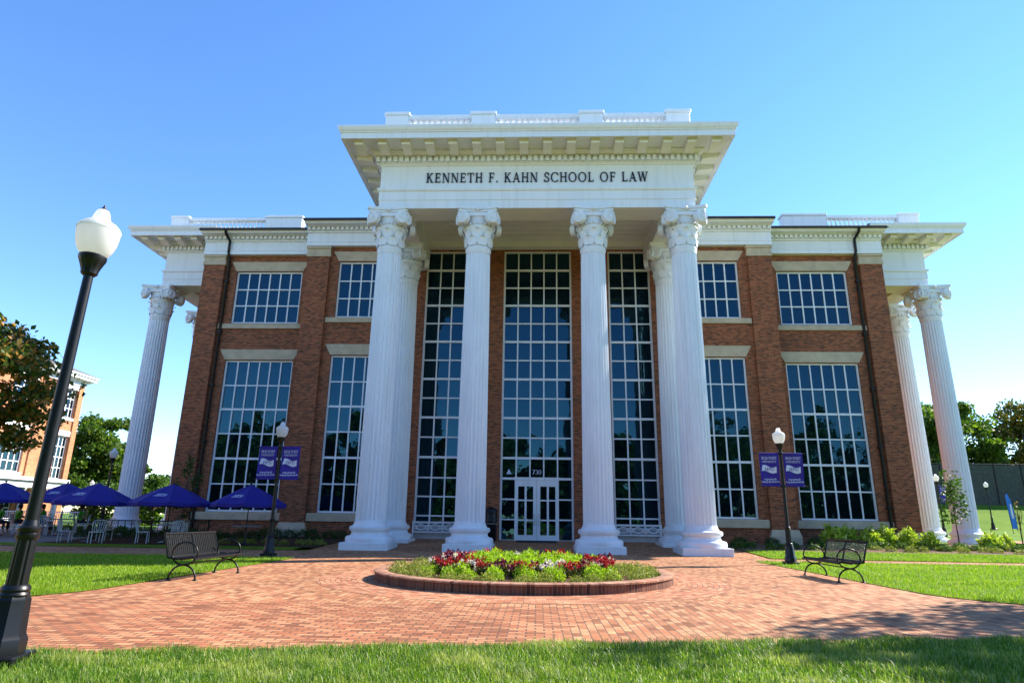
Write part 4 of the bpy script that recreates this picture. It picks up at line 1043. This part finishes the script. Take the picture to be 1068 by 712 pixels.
# trees standing off to the right and behind the viewpoint: they shade the plaza and show in the windows
tree('street_tree', 'shade tree on the right lawn outside the view', 15.6, 13.4, 8.5, (0,0,6.2), (2.5,2.4,2.1), 3800, .2, TREEB, 'shade trees right of the plaza', .16, 34, 21)
tree('street_tree', 'tall shade tree on the right lawn outside the view', 14.2, 12.9, 10.5, (0,0,8.0), (2.2,2.4,1.9), 3200, .2, TREEB, 'shade trees right of the plaza', .16, 34, 23)
tree('street_tree', 'shade tree on the near lawn outside the view', 13.6, 9.9, 8.5, (0,0,5.9), (2.6,2.6,2.1), 5200, .2, TREEB, 'shade trees right of the plaza', .16, 34, 22)
for i, (tx, ty, h) in enumerate([(-28,-42,17),(-12,-44,18),(5,-42,16),(20,-44,18),(36,-42,17),(52,-40,18),(-44,-40,18),(-62,-30,19),(64,-30,19),(-34,-16,15),(-24,-24,17),(-15,-19,14),(-6,-27,16),(3,-23,13.5),(12,-20,15),(21,-25,17),(31,-18,15),(40,-26,18),(-43,-24,18),(50,-20,16),(-52,-18,17)]):
    h *= .84
    tree('oak_tree', 'large green tree across the lawn, seen only as a reflection in the windows', tx, ty, h, (0,0,h*.52), (h*.37,h*.34,h*.47), 5200, .95, TREEA, 'trees reflected in the windows', .35, 30, 40+i)

for i in range(22):
    tree('small_tree', 'small tree of the far thicket, seen only as a reflection in the windows', -75+i*7.2, -48-4*(i % 2), 7.5, (0,0,3.6), (4.4,3.4,3.6), 2600, .9, TREEA, 'small trees reflected in the windows', .2, 20, 80+i)
# young staked trees beside the building
def sapling(label, x, y, h, w_, seed, mat, n=500, ls=.11):
    return tree('young_tree', label, x, y, h, (0,0,h*.58), (w_, w_, h*.43), n, ls, mat, None, .03, 26, seed, .3, lean=.05)
sapling('slender young tree with light leaves in front of the right side columns', 19.55, 31.5, 3.7, .5, 61, MIDLEAF, 900, .13)
sapling('slender dark young tree beside the left side column behind the umbrella', -15.9, 29.2, 3.6, .55, 62, DARKLEAF, 800, .13)
sapling('thin nearly bare young tree at the right end of the planting bed', 22.9, 32.2, 2.2, .22, 63, TREED, 60, .09)

# ------------------------------------------------------------------ shrubs at the foot of the building
bush_y = [mound('foliage', 560, .52, .85, .24, YELLEAF, up=.5, aspect=.42) for _ in range(3)]
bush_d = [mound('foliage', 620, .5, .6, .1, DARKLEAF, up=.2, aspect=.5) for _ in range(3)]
bush_m = [mound('foliage', 460, .42, .42, .1, MIDLEAF, up=.3, aspect=.5) for _ in range(3)]
bush_s = [mound('foliage', 360, .36, .3, .08, SAGE, up=.3, aspect=.5) for _ in range(3)]
def shrub(kind, label, group, x, y, s=1.0, dz=0):
    me = {'y': bush_y, 'd': bush_d, 'm': bush_m, 's': bush_s}[kind]
    o = link('shrub', random.choice(me)); o.location = (x, y, gz(x, y)+dz); o.rotation_euler = (0,0,random.uniform(0,6)); o.scale = (s*random.uniform(.9,1.15), s*random.uniform(.9,1.15), s*random.uniform(.85,1.15))
    return tag(o, label, 'shrub', group)
YL = 'tall yellow-green leafy shrub under the right wide window'
for x, y, s in ((13.9,31.6,.95),(14.7,32.0,.9),(15.6,31.6,1.05),(16.5,31.9,.95),(17.4,31.7,.9),(18.1,31.3,.85),(20.6,31.0,.95)):
    shrub('y', YL if x < 18 else ('yellow-green shrub at the brick corner of the right wing' if x < 19 else 'yellow-green shrub between the two right side columns'), 'yellow-green shrubs along the right wing', x, y, s)
for x, y, s in ((9.3,30.6,.85),(11.1,31.6,.7),(12.9,31.2,.75)):
    shrub('d', 'rounded dark green shrub against the brick wall right of the portico', 'dark shrubs right of the portico', x, y, s)
for i in range(9):
    shrub('m', 'low mid-green shrub in front of the narrow right window', 'low shrubs right of the portico', 8.9+i*.62, 29.4+.4*math.sin(i*2), .62)
for i in range(20):
    shrub('s', 'small grey-green clump at the front of the right planting bed', 'grey-green clumps of the right planting bed', 13.2+i*.55+random.uniform(-.15,.15), 28.9+random.uniform(0,1.4), .7)
for i in range(12):
    shrub('m', 'low green plant around the foot of the right side columns', 'low plants by the right side columns', 17.8+i*.55, 30.2+random.uniform(-.5,.9), .7)
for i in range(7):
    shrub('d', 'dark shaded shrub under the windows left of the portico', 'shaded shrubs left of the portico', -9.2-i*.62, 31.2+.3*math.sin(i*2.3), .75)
for i in range(9):
    shrub('s', 'shaded grey-green clump along the walk left of the portico', 'shaded clumps left of the portico', -8.9-i*.5, 27.6+random.uniform(-.3,.5), .7)
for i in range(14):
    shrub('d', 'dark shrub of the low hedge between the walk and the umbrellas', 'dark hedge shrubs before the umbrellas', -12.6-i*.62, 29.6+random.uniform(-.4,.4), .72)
for i in range(9):
    shrub('m', 'shaded green plant by the foot of the left side column', 'plants by the left side columns', -20.5-i*.5+random.uniform(-.2,.2), 33.2+random.uniform(-.4,.6), .8)

for i in range(8):
    shrub('y', 'yellow-green shrub at the back of the planting bed beyond the right side columns', 'yellow-green shrubs beyond the right columns', 21.6+i*.6+random.uniform(-.2,.2), 31.6+random.uniform(-.8,1.0), .6)
for i in range(16):
    shrub('m', 'low green plant in the middle of the right planting bed', 'low plants along the middle of the right bed', 13.0+i*.72+random.uniform(-.2,.2), 30.4+random.uniform(-.4,.4), .66)
# ------------------------------------------------------------------ patio: umbrellas, tables, chairs, people, railing
def make_umbrella():
    p = {}; n = 8; Rr = 1.72
    c = M(); k = 6; vs = []
    for j in range(k+1):
        q = .04+(1-.04)*j/k
        for i in range(n*4):
            a = 2*math.pi*i/(n*4)+R(22.5); fr = (i % 4)/4
            rad = Rr*q*(math.cos(R(22.5))/math.cos(((i % 4)-2)/4*R(45)) if True else 1)
            sag = -.045*q*math.sin(math.pi*fr); vs.append((rad*math.cos(a)*(1-.02*math.sin(math.pi*fr)*q), rad*math.sin(a)*(1-.02*math.sin(math.pi*fr)*q), 2.5-.78*q**1.15+sag))
    for i in range(n*4):
        x, y, z = vs[k*n*4+i]; vs.append((x*1.004, y*1.004, z-.14))
    m = n*4
    c.add(vs, [(j*m+i, j*m+(i+1)%m, (j+1)*m+(i+1)%m, (j+1)*m+i)[::-1] for j in range(k+1) for i in range(m)])
    p['canopy'] = c.mesh('canopy', BLUE, 25)
    q = M().lathe([(.024,.02),(.024,2.5),(.05,2.51),(.05,2.55),(.0,2.6)], n=12); q.lathe([(.26,0),(.26,.06),(.06,.1),(.04,.3)], n=24); p['pole'] = q.mesh('pole', BLACK, 40)
    r = M()
    for i in range(n):
        a = R(22.5+45*i+22.5-22.5); r.tube([(.03,0,2.42),(Rr*.98*math.cos(0),0,1.72)] if False else [(.03*math.cos(a),.03*math.sin(a),2.44),(Rr*.96*math.cos(a),Rr*.96*math.sin(a),1.7)], .009, 5)
    p['rib'] = r.mesh('ribs', BLACK)
    lg = text_mesh('HPU', .17, Matrix(), .006, width=.5, skew=.35); lg.join(flagmark_bar())
    sl_ = math.atan2(.78*1.06, Rr*math.cos(R(22.5)))
    mt = Matrix.Translation((0, -1.06, 1.985)) @ Matrix.Rotation(-(math.pi/2-sl_), 4, 'X')
    lg.v = [tuple(mt @ Vector(v)) for v in lg.v]
    p['emblem'] = lg.mesh('emblem', PRINT)
    return p
def flagmark_bar():
    m = M(); m.prism([(-.33,-.05),(.2,-.05),(.22,-.025),(-.3,-.025)], lambda u, v, d: (u, d, v), 0, -.006); return m
UMB = make_umbrella()
def make_table():
    t = M().lathe([(.56,.70),(.575,.71),(.575,.735),(.56,.745),(.0,.745)], n=32); b = M().lathe([(.3,0),(.3,.03),(.05,.07),(.035,.2),(.035,.69),(.12,.70)], n=20)
    return {'tabletop': t.mesh('tabletop', simple('table_grey', (.22,.23,.25), .5), 40), 'pedestal': b.mesh('pedestal', BLACK, 40)}
TAB = make_table()
def make_chair():
    s = M(); s.cbox(-.23,.23,-.22,.24,.43,.46,.015)
    b = M(); n = 7
    for i in range(n): u = -.22+.44*i/(n-1); b.tube([(u,.23,.45),(u*1.12,.29,.9-.08*abs(u)/.22)], .013, 6)
    b.tube([(-.26,.28,.8),(-.2,.3,.88),(-.1,.31,.91),(.1,.31,.91),(.2,.3,.88),(.26,.28,.8)], .018, 6)
    l = M()
    l.tube([(0,0,.44),(0,0,0)], .018, 8)
    cm = simple('chair_white_shaded', (.5,.53,.58), .5); return s.mesh('seat', cm), b.mesh('backrest', cm, 50), l.mesh('leg', cm, 50)  # white chairs greyed: the patio's shade is painted into this colour
CH = make_chair()
def chair(label, x, y, rz):
    t = thing('patio_chair', label, 'chair', (x, y, gz(x, y)+.01), rz, 'white patio chairs under the umbrellas')
    link('seat', CH[0], t); link('backrest', CH[1], t)
    for sx in (-.2,.2):
        for sy in (-.19,.21): o = link('leg', CH[2], t); o.location = (sx, sy, 0)
U = [(-11.9,27.0,'blue umbrella in front of the left wide window, behind the lamp post banners'),(-15.35,27.2,'blue umbrella at the brick corner of the left wing'),(-18.5,27.0,'blue umbrella in front of the left white side column'),(-22.5,30.6,'blue umbrella partly hidden behind the near lamp post'),(-24.75,29.6,'blue umbrella cut by the left edge of the view')]
SHORT = ['', 'umbrella at the brick corner', 'umbrella before the left white column', 'umbrella behind the near lamp post', 'umbrella at the left edge']
for i, (x, y, lab) in enumerate(U):
    z = gz(x, y)
    t = thing('patio_umbrella', lab, 'umbrella', (x, y, z-.05), R((-6,5,-3,8,2)[i]), 'blue umbrellas of the patio'); t.scale = (.93 if i != 0 else .87,)*2+(.98,)
    for k, me in UMB.items(): link(k, me, t)
    ta = thing('patio_table', 'round grey table under the '+lab.split(',')[0], 'table', (x, y+.0, z+.012), 0, 'round tables under the blue umbrellas')
    ta.location.x += .0
    for k, me in TAB.items(): link(k, me, ta)
    if i >= 1:
        for j, a in enumerate((200, 320, 85) if i < 3 else (30, 150, 270)):
            side = ('left', 'right', 'far')[j] if i < 3 else ('right', 'left', 'near')[j]
            chair(f'white slat chair, {side} side of the table under the {SHORT[i]}', x+.85*math.cos(R(a)), y+.85*math.sin(R(a)), R(a-90))
SKIN = simple('skin', (.42,.25,.17), .55); HAIR = simple('dark_hair', (.02,.014,.01), .6); TROUS = simple('dark_trousers', (.03,.035,.05), .8)
def person(label, x, y, rz, shirt):
    t = thing('person', label, 'person', (x, y, gz(x, y)+.01), rz)
    def skin(name, pts, edges, rad, mat):
        me = bpy.data.meshes.new(name); me.from_pydata(pts, edges, []); me.materials.append(mat)
        o = link(name, me, t); md = o.modifiers.new('s', 'SKIN'); sv = me.skin_vertices.new() if not me.skin_vertices else me.skin_vertices[0]
        for d, r_ in zip(me.skin_vertices[0].data, rad): d.radius = (r_, r_*.82)
        me.skin_vertices[0].data[0].use_root = True
        o.modifiers.new('u', 'SUBSURF').levels = 1; o.modifiers['u'].render_levels = 2
        return o
    # seated figure facing -y; pelvis at the seat
    P = [(0,0,.55),(0,.03,.78),(0,.02,1.0),(0,0,1.1),(0,-.02,1.2),(0,-.02,1.32),
         (-.1,-.02,.54),(-.13,-.42,.53),(-.13,-.44,.1),(-.13,-.56,.04),(.1,-.02,.54),(.13,-.42,.53),(.13,-.44,.1),(.13,-.56,.04),
         (-.19,.02,1.03),(-.25,-.02,.8),(-.2,-.26,.74),(-.16,-.34,.75),(.19,.02,1.03),(.25,-.02,.8),(.2,-.26,.74),(.16,-.34,.75)]
    E_ = [(0,1),(1,2),(2,3),(3,4),(4,5),(0,6),(6,7),(7,8),(8,9),(0,10),(10,11),(11,12),(12,13),(2,14),(14,15),(15,16),(16,17),(2,18),(18,19),(19,20),(20,21)]
    rr = [.14,.14,.15,.055,.09,.085,.09,.07,.045,.04,.09,.07,.045,.04,.065,.045,.036,.035,.065,.045,.036,.035]
    skin('body', P, E_, rr, SKIN)
    skin('shirt', [(0,0,.56),(0,.03,.78),(0,.02,1.0),(-.2,.02,1.03),(-.255,-.01,.86),(.2,.02,1.03),(.255,-.01,.86)], [(0,1),(1,2),(2,3),(3,4),(2,5),(5,6)], [.165,.165,.172,.085,.072,.085,.072], shirt)
    skin('trousers', [(0,0,.53),(-.1,-.02,.54),(-.13,-.42,.53),(-.13,-.44,.16),(.1,-.02,.54),(.13,-.42,.53),(.13,-.44,.16)], [(0,1),(1,2),(2,3),(0,4),(4,5),(5,6)], [.155,.105,.085,.065,.105,.085,.065], TROUS)
    h = M().lathe([(.0,1.375),(.06,1.37),(.098,1.33),(.106,1.27),(.1,1.2),(.085,1.16)], (0,.012,.02), 16); h.v = [(a, b if b > -.06 else -.06+(b+.06)*.2, c) for a, b, c in h.v]
    part('hair', h, HAIR, t, 60)
GREENS = simple('neon_green_shirt', (.06,.5,.02), .7); ORS = simple('orange_shirt', (.6,.16,.02), .7)
def sitter(label, cl, x, y, a, mat):
    chair(cl, x, y, a); person(label, x, y, a, mat)
sitter('seated person in a neon green shirt at the far left edge, seen from behind', 'white chair under the person in green at the far left edge', -25.9, 31.0, R(170), GREENS)
sitter('seated person in neon green between the one at the edge and the orange shirt', 'white chair under the second person in green', -25.15, 31.3, R(150), GREENS)
sitter('seated person in an orange shirt left of the near lamp post', 'white chair under the person in orange', -24.55, 31.8, R(200), ORS)
sitter('seated person in a neon green shirt between the orange shirt and the lamp post', 'white chair under the person in green beside the orange shirt', -24.0, 31.3, R(150), GREENS)
sitter('seated person in a neon green shirt just right of the near lamp post', 'white chair under the person in green right of the lamp post', -22.25, 31.6, R(130), GREENS)
def railing(label, x0, x1, y, h, mat, gap, name='railing', grp=None):
    m = M(); z = gz(x0, y)
    t = thing(name, label, 'railing', ((x0+x1)/2, y, z), 0, grp); L = (x1-x0)/2
    m.box(-L, L, -.02, .02, h-.05, h); m.box(-L, L, -.018, .018, .1, .14); part('rail', m, mat, t)
    p = M().box(-.011,.011,-.011,.011,.14,h-.05).mesh('picket', mat)
    k = min(96, int(2*L/gap))
    for i in range(k): o = link('picket', p, t); o.location = (-L+2*L*(i+.5)/k, 0, 0)
    q = M().box(-.03,.03,-.03,.03,0,h+.06).mesh('post', mat); k = max(1, int(2*L/2))
    for i in range(k+1): o = link('post', q, t); o.location = (-L+2*L*i/k, 0, 0)
railing('white picket railing along the back of the patio, left of the side column', -32.5, -23.6, 33.6, 1.0, WHITE, .11, 'picket_railing')
railing('low black railing in front of the umbrella at the brick corner', -19.3, -14.2, 28.4, .85, BLACK, .3, 'black_railing')

# ------------------------------------------------------------------ bin, mat, fence, feather flag
tb = thing('litter_bin', 'black domed litter bin beside the entrance, left of the doors', 'bin', (-2.05, 31.1, gz(-2,31.1)))
part('body', M().lathe([(.2,0),(.22,.02),(.27,.1),(.28,.8),(.3,.84),(.3,.9)], n=28), BLACK, tb, 40)
part('lid', M().lathe([(.31,.9),(.31,.95),(.28,1.06),(.28,1.3),(.31,1.32),(.3,1.4),(.2,1.52),(.0,1.57)], n=28), BLACK, tb, 40)
part('liner', M().lathe([(.285,.78),(.292,.79),(.292,.82),(.285,.83)], n=28), simple('bag_grey', (.2,.2,.2), .4), tb, 40)
dm = part('door_mat', M().cbox(-.95,.95,-.6,.6,0,.015,.008), simple('mat_black', (.02,.02,.022), .95, bump=.5), None); dm.location = (.1, 31.4, gz(0,31.4)+.012); dm.rotation_euler = (R(2.1),0,0); tag(dm, 'flat black door mat before the white double doors', 'mat')
FEN = simple('fence_screen', (.055,.062,.05), .85, var=.3)
ft = thing('screened_fence', 'tall dark screened chain-link fence on the grass bank at the far right', 'fence', (66, 76, 3.4))
fs = M(); L0, L1 = -38, 50
fs.box(L0, L1, -.015, .015, .1, 4.6); part('screen', fs, FEN, ft)
fr_ = M().tube([(L0,0,4.7),(L1,0,4.7)], .045, 8); part('top_rail', fr_, BLACK, ft)
pm = M().tube([(0,-.06,-.3),(0,-.06,4.8)], .06, 8).mesh('post', BLACK, 50)
for i in range(30): o = link('post', pm, ft); o.location = (L0+.2+i*3, 0, 0)
ff = thing('feather_flag', 'tall bright blue feather banner on the grass before the far fence', 'banner', (37.4, 53.5, gz(37.4,53.5)), R(8))
part('pole', M().tube([(0,0,-.05),(-.05,0,1.5),(-.22,0,2.75),(-.1,0,3.05)], .02, 8), BLACK, ff, 60)
cv = M(); pts = [(.0,.35),(.5,.3),(.42,1.4),(.25,2.5),(.02,3.05),(-.18,2.85),(-.1,1.6)]
cv.prism(pts, lambda u, v, d: (u, d+.05*math.sin(v*2+u*3), v), -.006, .006); part('cloth', cv, SKYBLUE, ff)
part('print', M().prism([(.12,1.1),(.3,1.1),(.2,2.2),(.06,2.2)], lambda u, v, d: (u, d+.05*math.sin(v*2+u*3), v), -.012, -.009), PRINT, ff)
# light mast far behind the left wing
lm = thing('light_mast', 'very tall thin sports light mast beyond the left wing', 'light mast', (-47, 92, 0))
part('mast', M().tube([(0,0,0),(0,0,11.2)], [.16,.08], 8), simple('mast_grey', (.2,.2,.2), .5), lm, 60)
part('lamp_head', M().box(-1.3,1.3,-.15,.15,11.1,11.25).box(-1.2,-.7,-.3,.1,11.25,11.7).box(-.25,.25,-.3,.1,11.25,11.7).box(.7,1.2,-.3,.1,11.25,11.7), simple('head_grey', (.15,.15,.15), .5), lm)
